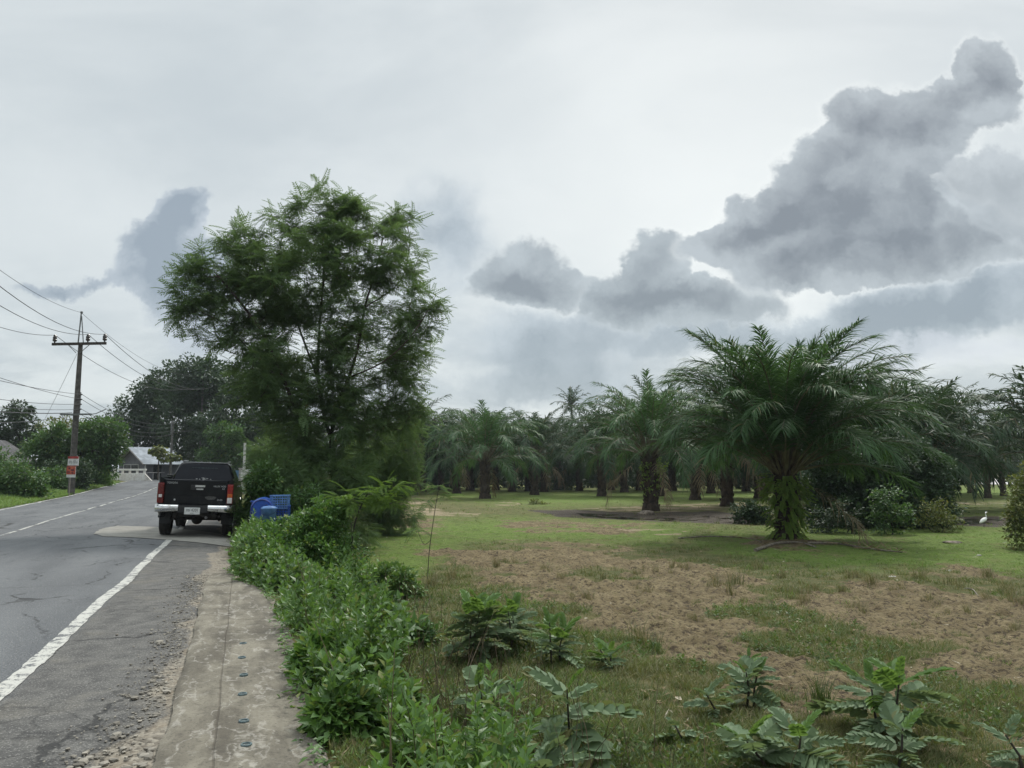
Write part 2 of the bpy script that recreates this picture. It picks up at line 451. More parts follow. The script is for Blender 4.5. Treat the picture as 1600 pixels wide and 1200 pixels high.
def poly_sd(px, py, poly):
    """signed distance (positive inside) to a polygon"""
    P = np.asarray(poly, float); d = np.full(px.shape, 1e9); ins = np.zeros(px.shape, bool)
    for i in range(len(P)):
        a = P[i]; b = P[(i + 1) % len(P)]; e = b - a
        w0 = px - a[0]; w1 = py - a[1]
        h = np.clip((w0 * e[0] + w1 * e[1]) / (e @ e), 0, 1)
        d = np.minimum(d, np.hypot(w0 - e[0] * h, w1 - e[1] * h))
        c = ((a[1] > py) != (b[1] > py)) & (px < (b[0] - a[0]) * (py - a[1]) / ((b[1] - a[1]) + 1e-12) + a[0])
        ins ^= c
    return np.where(ins, d, -d)
DIRT = [[(672, 862), (760, 852), (880, 850), (1010, 866), (1080, 880), (1160, 905), (1240, 925), (1330, 915), (1420, 900), (1600, 925), (1800, 930), (1800, 1100), (1600, 1082), (1420, 1078),
         (1320, 1100), (1230, 1090), (1150, 1062), (1060, 1045), (960, 985), (880, 940), (790, 910), (700, 888)],
        [(1530, 1150), (1620, 1120), (1800, 1130), (1800, 1260), (1600, 1240)],
        [(600, 800), (700, 810), (660, 832), (610, 818)], [(780, 812), (900, 815), (1000, 822), (960, 834), (800, 830)], [(1180, 838), (1330, 850), (1260, 858), (1150, 850)],
        [(1440, 895), (1560, 890), (1600, 900), (1500, 908)]]
SAND = [[(575, 796), (640, 792), (760, 801), (745, 808), (660, 806), (600, 805)], [(860, 796), (1000, 790), (1160, 784), (1240, 788), (1100, 798), (960, 803), (870, 806)], [(770, 786), (800, 781), (820, 789), (775, 792)],
        [(1485, 783), (1610, 784), (1800, 785), (1800, 790), (1600, 790), (1480, 789)], [(960, 826), (1080, 828), (1060, 838), (980, 836)], [(600, 780), (700, 786), (640, 790), (600, 788)],
        [(1180, 920), (1240, 922), (1225, 936), (1190, 932)]]
WETP = [[(825, 797), (900, 796), (1000, 801), (1110, 798), (1190, 806), (1215, 822), (1100, 817), (980, 812), (880, 808)], [(1480, 808), (1560, 806), (1590, 812), (1560, 824), (1490, 820)]]
LUSH = [[(540, 830), (640, 815), (760, 836), (700, 860), (660, 900), (600, 940), (540, 900)], [(1120, 830), (1250, 822), (1500, 818), (1620, 824), (1800, 830), (1800, 890), (1600, 895), (1450, 885), (1300, 890), (1160, 870), (1080, 850)],
        [(640, 765), (1100, 765), (1600, 758), (1800, 760), (1800, 782), (1480, 780), (1100, 785), (860, 792), (700, 780)], [(640, 812), (820, 806), (1100, 824), (1040, 850), (860, 845), (700, 850)], [(1480, 792), (1800, 792), (1800, 806), (1560, 806), (1490, 804)]]
def masks(x, y, z):
    px, py = to_px(x, y, z)
    ok = (y > 1.0)
    far = np.clip(12 / np.maximum(y, 1), 0.25, 1.6)
    nz = (fbm(x * 0.9, y * 0.9, 3, 5) - 0.5); nz2 = (fbm(x * 4.1, y * 4.1, 23, 4) - 0.5)
    def m(polys, w, amp, f2=0.6):
        out = np.zeros(px.shape)
        for P in polys:
            P2 = [(a, b * 2.2) for a, b in P]
            sd = poly_sd(px, py * 2.2, P2) + (nz * 2 + nz2 * f2) * amp * far
            out = np.maximum(out, sst(-w, w, sd))
        return np.where(ok, out, 0)
    pat = fbm(x * .55, y * .8, 99, 5); dirt = m(DIRT, 26, 95) * (1 - .85 * sst(.59, .68, pat)); sand = m(SAND, 5, 16) * (1 - .8 * sst(.50, .58, fbm(x * .9, y * 1.8, 101, 4))); wet = m(WETP, 4, 12); lush = m(LUSH, 30, 50)
    return dirt, sand, wet, lush

def build_ground():
    ang = np.concatenate([np.arange(-180, -50, 4.0), np.arange(-50, 50, 0.14), np.arange(50, 180, 4.0)])
    rad = np.concatenate([[0.6], np.geomspace(1.2, 3.6, 16)[:-1], np.geomspace(3.6, 45, 440), np.geomspace(45, 300, 90)[1:], np.geomspace(300, 6000, 26)[1:]])
    a = np.radians(ang); Rr, Aa = np.meshgrid(rad, a, indexing='ij')
    X = Rr * np.sin(Aa); Y = Rr * np.cos(Aa)
    Z = H(X, Y)
    D, S, W, L = masks(X, Y, Z)
    # trampled clods in the bare soil, small hummocks in the grass
    c1 = fbm(X * 2.3, Y * 2.3, 41, 5); c2 = fbm(X * 5.5, Y * 5.5, 47, 4); c3 = fbm(X * 13, Y * 13, 49, 3)
    near = 1 - sst(30, 60, Rr)
    s_, t_ = st_of(X, Y)
    q = sst(0.1, 0.9, s_ - VE(t_)) + sst(0.3, 2, LL(t_) - s_)
    rid = 1 - np.abs(c1 - 0.5) * 4
    Z += np.clip(q, 0, 1) * near * (D * (np.clip(rid, -0.3, 1) * 0.05 + (c2 - 0.5) * 0.17 + (c3 - .5) * .05) + (1 - D) * (c1 - 0.5) * 0.06)
    Z -= W * 0.05 * near
    nr, na = X.shape
    i = np.arange(nr - 1)[:, None] * na; j = np.arange(na)[None, :]; j2 = (j + 1) % na
    f = np.stack([i + j, i + j2, i + na + j2, i + na + j], -1).reshape(-1, 4)[:, ::-1]
    g = Geo(); g.add(np.stack([X, Y, Z], -1).reshape(-1, 3), f)
    g.f.append((np.array([np.arange(na)]), 0))
    T = new_mat('ground_soil')
    at_ = T.new('ShaderNodeAttribute', attribute_name='cover')
    sp = T.new('ShaderNodeSeparateColor'); T.l.new(at_.outputs['Color'], sp.inputs[0])
    dirt, sand, wet = sp.outputs[0], sp.outputs[1], sp.outputs[2]; lush = at_.outputs['Alpha']
    o = T.obj
    n_f = T.noise(o, 14, 6, 0.65); n_m = T.noise(o, 2.6, 6, 0.6); n_l = T.noise(o, 0.5, 4, 0.6)
    dryc = T.mix(T.step(n_m, 0.35, 0.66), (0.095, 0.105, 0.036), (0.155, 0.138, 0.060))
    grn = T.mix(T.step(n_f, 0.3, 0.7), (0.095, 0.155, 0.028), (0.170, 0.235, 0.050))
    grass = T.mix(T.math('MULTIPLY', lush, T.step(n_m, 0.2, 0.5)), dryc, grn)
    grass = T.mix(T.math('MULTIPLY', T.step(T.noise(o, 0.9, 7, 0.72), 0.52, 0.66), 0.6), grass, (0.165, 0.135, 0.064))
    grass = T.mix(T.math('MULTIPLY', T.step(T.noise(o, 3.3, 6, 0.7), 0.52, 0.66), 0.5), grass, (0.040, 0.062, 0.020))
    d1 = T.mix(T.step(n_m, 0.3, 0.7), (0.150, 0.115, 0.062), (0.270, 0.216, 0.122))
    d1 = T.mix(T.math('MULTIPLY', T.step(n_f, 0.52, 0.38), 0.9), d1, (0.060, 0.044, 0.030))  # dark of the crevices between clods put into the colour by noise
    d1 = T.mix(T.math('MULTIPLY', T.step(T.noise(o, 5.0, 5, 0.7), 0.55, 0.72), 0.6), d1, (0.17, 0.15, 0.075))
    sc_ = T.mix(T.step(n_f, 0.35, 0.65), (0.36, 0.29, 0.195), (0.24, 0.19, 0.12))
    wc = T.mix(n_f, (0.035, 0.027, 0.019), (0.075, 0.056, 0.038))
    n_e = T.noise(o, 1.7, 7, 0.72)
    def edge(mv, n, a=0.28, b=0.72): return T.step(T.math('ADD', mv, T.math('MULTIPLY', T.math('SUBTRACT', n, 0.5), 0.9)), a, b)
    c = T.mix(edge(dirt, T.math('ADD', T.math('MULTIPLY', n_e, 1.4), T.math('SUBTRACT', T.math('MULTIPLY', n_f, 0.6), 0.5))), grass, d1)
    c = T.mix(T.math('MULTIPLY', edge(sand, T.noise(T.mapping(o, scale=(.7, 2.2, 1)), 2.2, 7, .75), 0.5, 0.95), 0.85), c, sc_)
    wm = edge(wet, n_m, 0.4, 0.6); c = T.mix(wm, c, wc)
    T.put(T.bsdf.inputs['Base Color'], c)
    T.put(T.bsdf.inputs['Roughness'], T.step(wm, 0, 1, 0.95, 0.75)); T.bsdf.inputs['Specular IOR Level'].default_value = 0.2
    bump(T, T.math('ADD', n_f, T.math('MULTIPLY', T.noise(o, 45, 4, 0.7), 0.5)), 1.0, 0.09)
    ob = g.build('ground', T.mat, smooth=True); tag(ob, kind='structure')
    ca = ob.data.color_attributes.new('cover', 'FLOAT_COLOR', 'POINT')
    ca.data.foreach_set('color', np.stack([D, S, W, L], -1).astype(np.float32).ravel())
build_ground()

# ------------------------------------------------------------------ road
def ribbon(sa, sb, tt, ns, lift):
    """strip between two side functions, following the road's height"""
    k = np.linspace(0, 1, ns)[None, :]
    a = sa(tt)[:, None]; b = sb(tt)[:, None]
    S = a + (b - a) * k; Tt = np.repeat(tt[:, None], ns, 1)
    X, Y = xy_of(S, Tt); Z = rise(Tt) + lift
    n = ns; i = np.arange(len(tt) - 1)[:, None] * n; j = np.arange(n - 1)[None, :]
    f = np.stack([i + j, i + j + 1, i + n + j + 1, i + n + j], -1).reshape(-1, 4)
    return np.stack([X, Y, Z], -1).reshape(-1, 3), f, S, Tt
def set_uv(ob, S, Tt):
    uv = ob.data.uv_layers.new(name='road')
    li = np.empty(len(ob.data.loops), np.int32); ob.data.loops.foreach_get('vertex_index', li)
    U = np.stack([S.ravel()[li], Tt.ravel()[li]], -1)
    uv.data.foreach_set('uv', U.astype(np.float32).ravel())
def asphalt_nodes(T, gravel=True):
    uv = T.uv; s, t, _ = T.sep(uv)
    fine = T.noise(uv, 60, 4, 0.7); mid = T.noise(uv, 5, 6, 0.6); big = T.noise(T.mapping(uv, scale=(1.2, 0.25, 1)), 1.0, 4, 0.5)
    speck = T.voro(uv, 60, 'F1', 0)
    main = T.mix(T.step(big, 0.3, 0.7), (0.088, 0.093, 0.100), (0.138, 0.144, 0.150))
    main = T.mix(T.math('MULTIPLY', T.step(mid, 0.5, 0.75), 0.35), main, (0.085, 0.087, 0.09))
    # smoother wheel tracks
    for c0 in (-1.0, -2.9, -5.0, -6.8):
        tr = T.step(T.math('ABSOLUTE', T.math('SUBTRACT', s, c0)), 0.45, 0.05)
        main = T.mix(T.math('MULTIPLY', tr, 0.22), main, (0.16, 0.165, 0.17))
    sh = T.mix(T.step(mid, 0.35, 0.65), (0.070, 0.068, 0.065), (0.120, 0.116, 0.108))
    sh = T.mix(T.math('MULTIPLY', T.step(T.noise(uv, 1.3, 4, 0.6), 0.5, 0.7), 0.5), sh, (0.16, 0.145, 0.118))
    side = T.step(T.math('ADD', s, T.math('MULTIPLY', T.math('SUBTRACT', mid, 0.5), 0.1)), -0.02, 0.10)
    c = T.mix(side, main, sh)
    c = T.mix(T.math('MULTIPLY', T.step(speck, 0.36, 0.12), 0.6), c, (0.34, 0.33, 0.31))
    c = T.mix(T.math('MULTIPLY', T.step(fine, 0.54, 0.36), 0.65), c, (0.03, 0.03, 0.03))
    # cracks: wavering lines, only in worn places
    wv = T.vmath('ADD', T.mapping(uv, scale=(0.9, 0.42, 1)), T.vmath('MULTIPLY', T.noise(uv, 2.2, 5, 0.65, 0, True), (0.55, 0.3, 0)))
    cr = T.voro(wv, 0.75, 'DISTANCE_TO_EDGE', 0)
    cm = T.math('MULTIPLY', T.step(cr, 0.012, 0.003), T.step(T.noise(uv, 0.55, 3, 0.5), 0.44, 0.54))
    wv2 = T.vmath('ADD', uv, T.vmath('MULTIPLY', T.noise(uv, 6.0, 4, 0.65, 0, True), (0.25, 0.25, 0)))
    cr2 = T.voro(wv2, 3.2, 'DISTANCE_TO_EDGE', 0)
    cm2 = T.math('MULTIPLY', T.step(cr2, 0.05, 0.01), T.step(T.noise(uv, 0.4, 3, 0.5), 0.52, 0.60))
    crk = T.math('MAXIMUM', cm, T.math('MULTIPLY', cm2, 0.5))
    c = T.mix(T.math('MULTIPLY', crk, 0.85), c, (0.022, 0.022, 0.022))
    # older seam across the carriageway
    seam = T.step(T.math('ABSOLUTE', T.math('ADD', T.math('SUBTRACT', t, 5.9), T.math('ADD', T.math('MULTIPLY', s, 0.05), T.math('MULTIPLY', T.math('SUBTRACT', mid, 0.5), 0.25)))), 0.03, 0.012)
    c = T.mix(T.math('MULTIPLY', T.math('MULTIPLY', seam, T.math('LESS_THAN', s, 0.0)), 0.5), c, (0.04, 0.04, 0.04))
    # pale scuffs
    sc = T.step(T.noise(T.mapping(uv, scale=(1, 0.7, 1)), 1.6, 5, 0.7), 0.66, 0.74)
    c = T.mix(T.math('MULTIPLY', sc, 0.35), c, (0.27, 0.25, 0.20))
    hgt = T.math('ADD', T.math('MULTIPLY', fine, 0.6), T.math('MULTIPLY', speck, 0.6))
    hgt = T.math('SUBTRACT', hgt, T.math('MULTIPLY', crk, 2.0))
    return c, hgt, side, mid, fine
def build_road():
    tt = np.concatenate([np.arange(-9, 16, 0.08), np.arange(16, 60, 0.4), np.arange(60, 190, 1.5)])
    v, f, S, Tt = ribbon(lambda t: LL(t) - 0.32 + (vn(t * 1.1, t * 0, 5) - .5) * 0.15, lambda t: VE(t) + 0.02, tt, 110, 0.0)
    # shallow settling towards the verge, loose edge
    gre = np.interp(Tt, [-9, -1.7, -.36, 1.6, 4.4, 8, 12, 30], [0.75, .92, 1.05, 1.03, .95, .99, 1.0, .8])
    gm = sst(-0.12, 0.14, S - gre + (fbm(S * 3, Tt * 1.3, 9, 4) - .5) * 0.55)
    gm = np.maximum(gm, sst(0.0, 0.25, LL(Tt) - 0.12 - S))
    v[:, 2] += (gm * ((fbm(S * 9, Tt * 9, 19, 3) - 0.5) * 0.03)).ravel() + ((fbm(S * .6, Tt * .35, 15, 3) - .5) * 0.03).ravel()
    v[:, 2] -= (0.10 * sst(0.7, 1.7, S) * sst(6.8, 10, Tt)).ravel()
    g = Geo(); g.add(v, f)
    T = new_mat('asphalt')
    c, hgt, side, mid, fine = asphalt_nodes(T)
    at_ = T.new('ShaderNodeAttribute', attribute_name='gravel')
    gv = T.step(T.math('ADD', at_.outputs['Fac'], T.math('MULTIPLY', T.math('SUBTRACT', fine, 0.5), 0.8)), 0.35, 0.7)
    st = T.voro(T.uv, 38, 'F1', 1); std = T.voro(T.uv, 38, 'F1', 0)
    spx = T.new('ShaderNodeSeparateColor'); T.l.new(st, spx.inputs[0])
    gc = T.mix(spx.outputs[0], (0.10, 0.085, 0.065), (0.29, 0.26, 0.21))
    gc = T.mix(T.math('MULTIPLY', T.step(mid, 0.45, 0.7), 0.55), gc, (0.20, 0.155, 0.10))
    c = T.mix(T.math('MULTIPLY', gv, 0.85), c, gc)
    T.put(T.bsdf.inputs['Base Color'], c); T.bsdf.inputs['Roughness'].default_value = 0.85; T.bsdf.inputs['Specular IOR Level'].default_value = 0.3
    bump(T, T.math('ADD', hgt, T.math('MULTIPLY', T.math('MULTIPLY', std, -1.5), gv)), 0.55, 0.012)
    ob = g.build('road', T.mat, smooth=True); set_uv(ob, S, Tt); tag(ob, kind='structure')
    a = ob.data.attributes.new('gravel', 'FLOAT', 'POINT'); a.data.foreach_set('value', gm.astype(np.float32).ravel())
    # painted lines
    T = new_mat('road_paint')
    c, hgt, side, mid, fine = asphalt_nodes(T)
    wear = T.math('ADD', T.math('MULTIPLY', T.noise(T.uv, 9, 6, 0.7), 0.7), T.math('MULTIPLY', T.noise(T.uv, 60, 3, 0.7), 0.3))
    wear = T.math('SUBTRACT', wear, T.math('MULTIPLY', T.step(T.noise(T.uv, 0.7, 2, 0.5), 0.5, 0.62), 0.05))
    pm = T.step(wear, 0.43, 0.49)
    pc = T.mix(T.noise(T.uv, 12, 4, 0.6), (0.36, 0.355, 0.32), (0.48, 0.475, 0.44))
    T.put(T.bsdf.inputs['Base Color'], T.mix(pm, c, pc)); T.bsdf.inputs['Roughness'].default_value = 0.7
    bump(T, hgt, 0.35, 0.012)
    def uneven(t): return (fbm(t * 0.5, t * 0 + 3, 5, 3) - 0.5) * 0.10
    def base_z(S, Tt): return ((fbm(S * .6, Tt * .35, 15, 3) - .5) * 0.03) - (0.10 * sst(0.7, 1.7, S) * sst(6.8, 10, Tt))
    G = Geo(); SS = []; TS = []
    def add(fn, w, t0, t1, step):
        t = np.arange(t0, t1 + 1e-6, step)
        jag = (vn(t * 9, t * 0, 8) - .5) * 0.02
        v, f, S, Tt = ribbon(lambda q: fn(q) - w / 2 + uneven(q) + jag, lambda q: fn(q) + w / 2 + uneven(q) - jag, t, 5, 0.006 + 0.0012)
        v[:, 2] += base_z(S, Tt).ravel() + np.where(Tt.ravel() > 40, 0.02, 0)
        G.add(v, f); SS.append(S.ravel()); TS.append(Tt.ravel())
    add(lambda t: LR(t) - 0.0, 0.135, -9, 150, 0.1)
    add(lambda t: LL(t) + 0.0, 0.14, -9, 150, 0.2)
    for k in range(-3, 60):
        t0 = 1.4 + k * 2.35
        if t0 < 26: add(LC, 0.09, t0, t0 + 2.0, 0.2)
    for k in range(0, 30): add(LC, 0.10, 27 + k * 3.4, 27 + k * 3.4 + 2.5, 0.25)
    ob = G.build('road_marking', T.mat); set_uv(ob, np.concatenate(SS), np.concatenate(TS)); tag(ob, kind='structure')
    # pale concrete repair across the shoulder, under the tail of the pickup
    P = [(146, 834), (160, 826), (185, 822), (260, 825), (330, 832), (372, 838), (376, 849), (330, 850), (272, 845), (205, 841), (160, 839)]
    P = [gz(a, b, 0) for a, b in P]
    pts = []
    for i in range(len(P)):
        a = P[i]; b = P[(i + 1) % len(P)]
        for k in range(8):
            q = a.lerp(b, k / 8); j = (rng.random(2) - .5) * 0.07; pts.append((q.x + j[0], q.y + j[1]))
    b = bmesh.new(); vs = [b.verts.new((x, y, 0)) for x, y in pts]; fc = b.faces.new(vs)
    bmesh.ops.triangulate(b, faces=[fc]); bmesh.ops.subdivide_edges(b, edges=b.edges[:], cuts=3, use_grid_fill=True)
    for q in b.verts:
        s_, t_ = st_of(q.co.x, q.co.y); q.co.z = float(base_z(s_, t_)) + 0.012
    bmesh.ops.recalc_face_normals(b, faces=b.faces[:])
    if b.faces[0].normal.z < 0: bmesh.ops.reverse_faces(b, faces=b.faces[:])
    T = new_mat('concrete_patch')
    n = T.noise(T.obj, 3, 6, 0.65); n2 = T.noise(T.obj, 40, 4, 0.7)
    c = T.mix(T.step(n, 0.3, 0.7), (0.185, 0.178, 0.158), (0.26, 0.25, 0.222)); c = T.mix(T.math('MULTIPLY', T.step(n2, 0.5, 0.3), 0.5), c, (0.11, 0.1, 0.085))
    T.put(T.bsdf.inputs['Base Color'], c); T.bsdf.inputs['Roughness'].default_value = 0.9; bump(T, n2, 0.5, 0.01)
    g = Geo(); g.bm(b); tag(g.build('road_patch', T.mat), kind='structure')
build_road()

def build_slab():
    tl = np.arange(-9, 6.6, 0.07)
    left = np.interp(tl, [-9, -1.9, 2.7, 5.6, 6.5], [1.17, 1.17, 1.14, 1.08, 1.14]) + (fbm(tl * 2, tl * 0, 31, 4) - .5) * 0.07
    right = np.interp(tl, [-9, -2.1, .5, 2.2, 3.6, 4.5, 5.2, 6.5], [1.99, 1.99, 2.05, 2.0, 1.87, 1.79, 1.63, 1.34]) + (fbm(tl * 2.5, tl * 0, 37, 5) - .5) * 0.09
    ns = 30
    k = np.linspace(0, 1, ns)[None]
    S = left[:, None] + (right - left)[:, None] * k; Tt = np.repeat(tl[:, None], ns, 1)
    X, Y = xy_of(S, Tt)
    top = 0.045 * (1 - 0.8 * sst(3.4, 6.3, tl))[:, None]
    Z = top + (fbm(X * 3, Y * 3, 51, 4) - .5) * 0.014 - 0.014 * np.exp(-((k) / 0.03) ** 2) - 0.02 * np.exp(-((1 - k) / 0.03) ** 2) * vn(Y * 6, X * 6, 3)
    # fall-off sides
    def side(col, out):
        return np.stack([X[:, col], Y[:, col], Z[:, col]], -1), np.stack([X[:, col] + RV[0] * out, Y[:, col] + RV[1] * out, Z[:, col] - 0.45], -1)
    n = ns; i = np.arange(len(tl) - 1)[:, None] * n; j = np.arange(n - 1)[None, :]
    f = np.stack([i + j, i + j + 1, i + n + j + 1, i + n + j], -1).reshape(-1, 4)
    g = Geo(); g.add(np.stack([X, Y, Z], -1).reshape(-1, 3), f)
    for col, out in ((0, -0.01), (ns - 1, 0.03)):
        a, b = side(col, out); m = len(a); v = np.concatenate([a, b]); ii = np.arange(m - 1)
        ff = np.stack([ii, ii + 1, ii + m + 1, ii + m], -1)
        g.add(v, ff if col == 0 else ff[:, ::-1])
    e = np.stack([X[-1], Y[-1], Z[-1]], -1); e2 = e.copy(); e2[:, 2] -= 0.45; m = ns; ii = np.arange(m - 1)
    g.add(np.concatenate([e, e2]), np.stack([ii, ii + 1, ii + m + 1, ii + m], -1))
    T = new_mat('pavement_concrete')
    rot = T.mapping(T.obj, rot=(0, 0, -ROAD_ANG))
    st = T.mapping(rot, scale=(1.6, 0.5, 1))
    n1 = T.noise(st, 2.2, 6, 0.65, 0.4); n2 = T.noise(T.obj, 11, 6, 0.7); n3 = T.noise(T.obj, 55, 4, 0.7); n4 = T.noise(rot, 1.0, 5, 0.6)
    c = T.mix(T.step(n1, 0.34, 0.66), (0.098, 0.087, 0.069), (0.205, 0.187, 0.148))
    c = T.mix(T.math('MULTIPLY', T.step(n4, 0.50, 0.66), 0.65), c, (0.085, 0.076, 0.06))
    c = T.mix(T.math('MULTIPLY', T.step(n2, 0.54, 0.68), 0.35), c, (0.31, 0.295, 0.255))
    c = T.mix(T.math('MULTIPLY', T.step(n2, 0.45, 0.33), 0.6), c, (0.075, 0.067, 0.055))
    # lime runs: thin pale wandering lines
    wl = T.noise(T.vmath('ADD', T.mapping(rot, scale=(2.2, 0.7, 1)), T.vmath('MULTIPLY', T.noise(T.obj, 6, 3, 0.6, 0, True), (0.3, 0.3, 0))), 2.0, 3, 0.5)
    ln = T.step(T.math('ABSOLUTE', T.math('SUBTRACT', wl, 0.52)), 0.022, 0.004)
    c = T.mix(T.math('MULTIPLY', T.math('MULTIPLY', ln, T.step(n2, 0.38, 0.55)), 0.4), c, (0.40, 0.38, 0.34))
    c = T.mix(T.math('MULTIPLY', T.step(n3, 0.48, 0.32), 0.6), c, (0.05, 0.046, 0.04))
    # lengthwise joint
    rx, ry, _ = T.sep(rot)
    x0 = float(A0[0] * math.cos(ROAD_ANG) + A0[1] * math.sin(ROAD_ANG))
    jt = T.step(T.math('ABSOLUTE', T.math('ADD', T.math('SUBTRACT', rx, x0 + 1.44), T.math('MULTIPLY', T.math('SUBTRACT', n4, 0.5), 0.05))), 0.008, 0.003)
    y0 = float(-A0[0] * math.sin(ROAD_ANG) + A0[1] * math.cos(ROAD_ANG))
    j2 = T.step(T.math('ABSOLUTE', T.math('ADD', T.math('SUBTRACT', T.math('ADD', ry, T.math('MULTIPLY', rx, 0.08)), y0 + 2.25), T.math('MULTIPLY', T.math('SUBTRACT', n4, 0.5), 0.4))), 0.012, 0.004)
    jj = T.math('MAXIMUM', T.math('MULTIPLY', jt, 0.6), j2)
    c = T.mix(T.math('MULTIPLY', jj, 0.75), c, (0.05, 0.04, 0.03))
    T.put(T.bsdf.inputs['Base Color'], c); T.bsdf.inputs['Roughness'].default_value = 0.92; T.bsdf.inputs['Specular IOR Level'].default_value = 0.25
    bump(T, T.math('ADD', T.math('ADD', n3, n2), T.math('MULTIPLY', jj, -1.5)), 0.6, 0.012)
    tag(g.build('pavement', T.mat, smooth=True), kind='structure')
    # round pipe ends set in the slab
    cm = simple('pipe_rim_plastic', (0.12, 0.17, 0.18), 0.5, var=0.3, scale=60)
    dk = simple('pipe_fill_grit', (0.10, 0.13, 0.13), 0.8, var=0.4, scale=90)
    spots = [(385, 1163, 'nearest'), (381, 1126, 'second nearest'), (379, 1084, 'third nearest'), (381, 1054, 'fourth nearest'), (378, 1027, 'second farthest'), (380, 1005, 'farthest')]
    for k, (px, py, w) in enumerate(spots):
        p = gz(px, py, 0.05)
        t = empty('pipe_end', (p.x, p.y, 0.052), random.random() * 6, f'{w} of six small blue green pipe ends set flush in the concrete pavement slab', 'pipe end', 'pipe ends along the pavement slab')
        a = Geo().lathe([(0.021, -0.05), (0.021, 0.0), (0.023, 0.003), (0.029, 0.003), (0.031, 0.0), (0.031, -0.05)], n=24); a.build('rim', cm, t)
        b = Geo().lathe([(0.0, -0.004), (0.012, -0.006), (0.0215, -0.003), (0.0215, -0.03)], n=20); b.build('fill', dk, t)
    # loose stones and broken edge beside the slab
    sm = new_mat('stone'); gg = sm.new('ShaderNodeNewGeometry')
    sm.put(sm.bsdf.inputs['Base Color'], sm.mix(gg.outputs['Random Per Island'], (0.09, 0.08, 0.066), (0.30, 0.275, 0.23))); sm.bsdf.inputs['Roughness'].default_value = 0.9
    b = bmesh.new(); bmesh.ops.create_icosphere(b, subdivisions=1, radius=1.0)
    b.verts.ensure_lookup_table(); tv = np.array([v.co[:] for v in b.verts]); tf = np.array([[v.index for v in f.verts] for f in b.faces]); b.free()
    tv = tv * (0.8 + 0.4 * rng.random((len(tv), 1)))
    N = 2400
    t = rng.uniform(-2.6, 6.5, N); s = 1.1 - np.abs(rng.normal(0, 0.16, N)); s = s - 0.25 * rng.random(N) * (t < -0.9)
    size = rng.lognormal(math.log(0.0055), 0.5, N); size[:90] = rng.uniform(0.010, 0.028, 90); t[:90] = rng.uniform(-2.5, -1.4, 90); s[:90] = 1.12 - rng.random(90) * 0.42
    x, y = xy_of(s, t); g = Geo()
    th = rng.uniform(0, 6.28, N); c_, s_ = np.cos(th), np.sin(th); rot = np.zeros((N, 3, 3)); rot[:, 0, 0] = c_; rot[:, 0, 1] = -s_; rot[:, 1, 0] = s_; rot[:, 1, 1] = c_; rot[:, 2, 2] = 1
    g.scatter(tv, [tf], np.stack([x, y, size * 0.3 + 0.004], -1), rot, np.stack([size * 1.3, size, size * 0.6], -1))
    tag(g.build('gravel', sm.mat), 'loose grey and tan stones along the broken edge of the pavement', 'gravel', kind='stuff')
build_slab()
# ------------------------------------------------------------------ lettering
def text_geo(txt, size, M, depth=0.0):
    cu = bpy.data.curves.new('lettering', 'FONT'); cu.body = txt; cu.size = size; cu.align_x = 'CENTER'; cu.align_y = 'CENTER'; cu.extrude = depth
    o = bpy.data.objects.new('lettering', cu); COL.objects.link(o)
    dg = bpy.context.evaluated_depsgraph_get(); me = bpy.data.meshes.new_from_object(o.evaluated_get(dg))
    bpy.data.objects.remove(o); bpy.data.curves.remove(cu)
    g = Geo(); v = [(M @ q.co)[:] for q in me.vertices]; f = [list(p.vertices) for p in me.polygons]
    bpy.data.meshes.remove(me)
    return g.add(v, f) if v else g
def ring_face(M0, x, y, z):
    return Matrix.Translation((x, y, z)) @ Matrix.Rotation(PI / 2, 4, 'X')

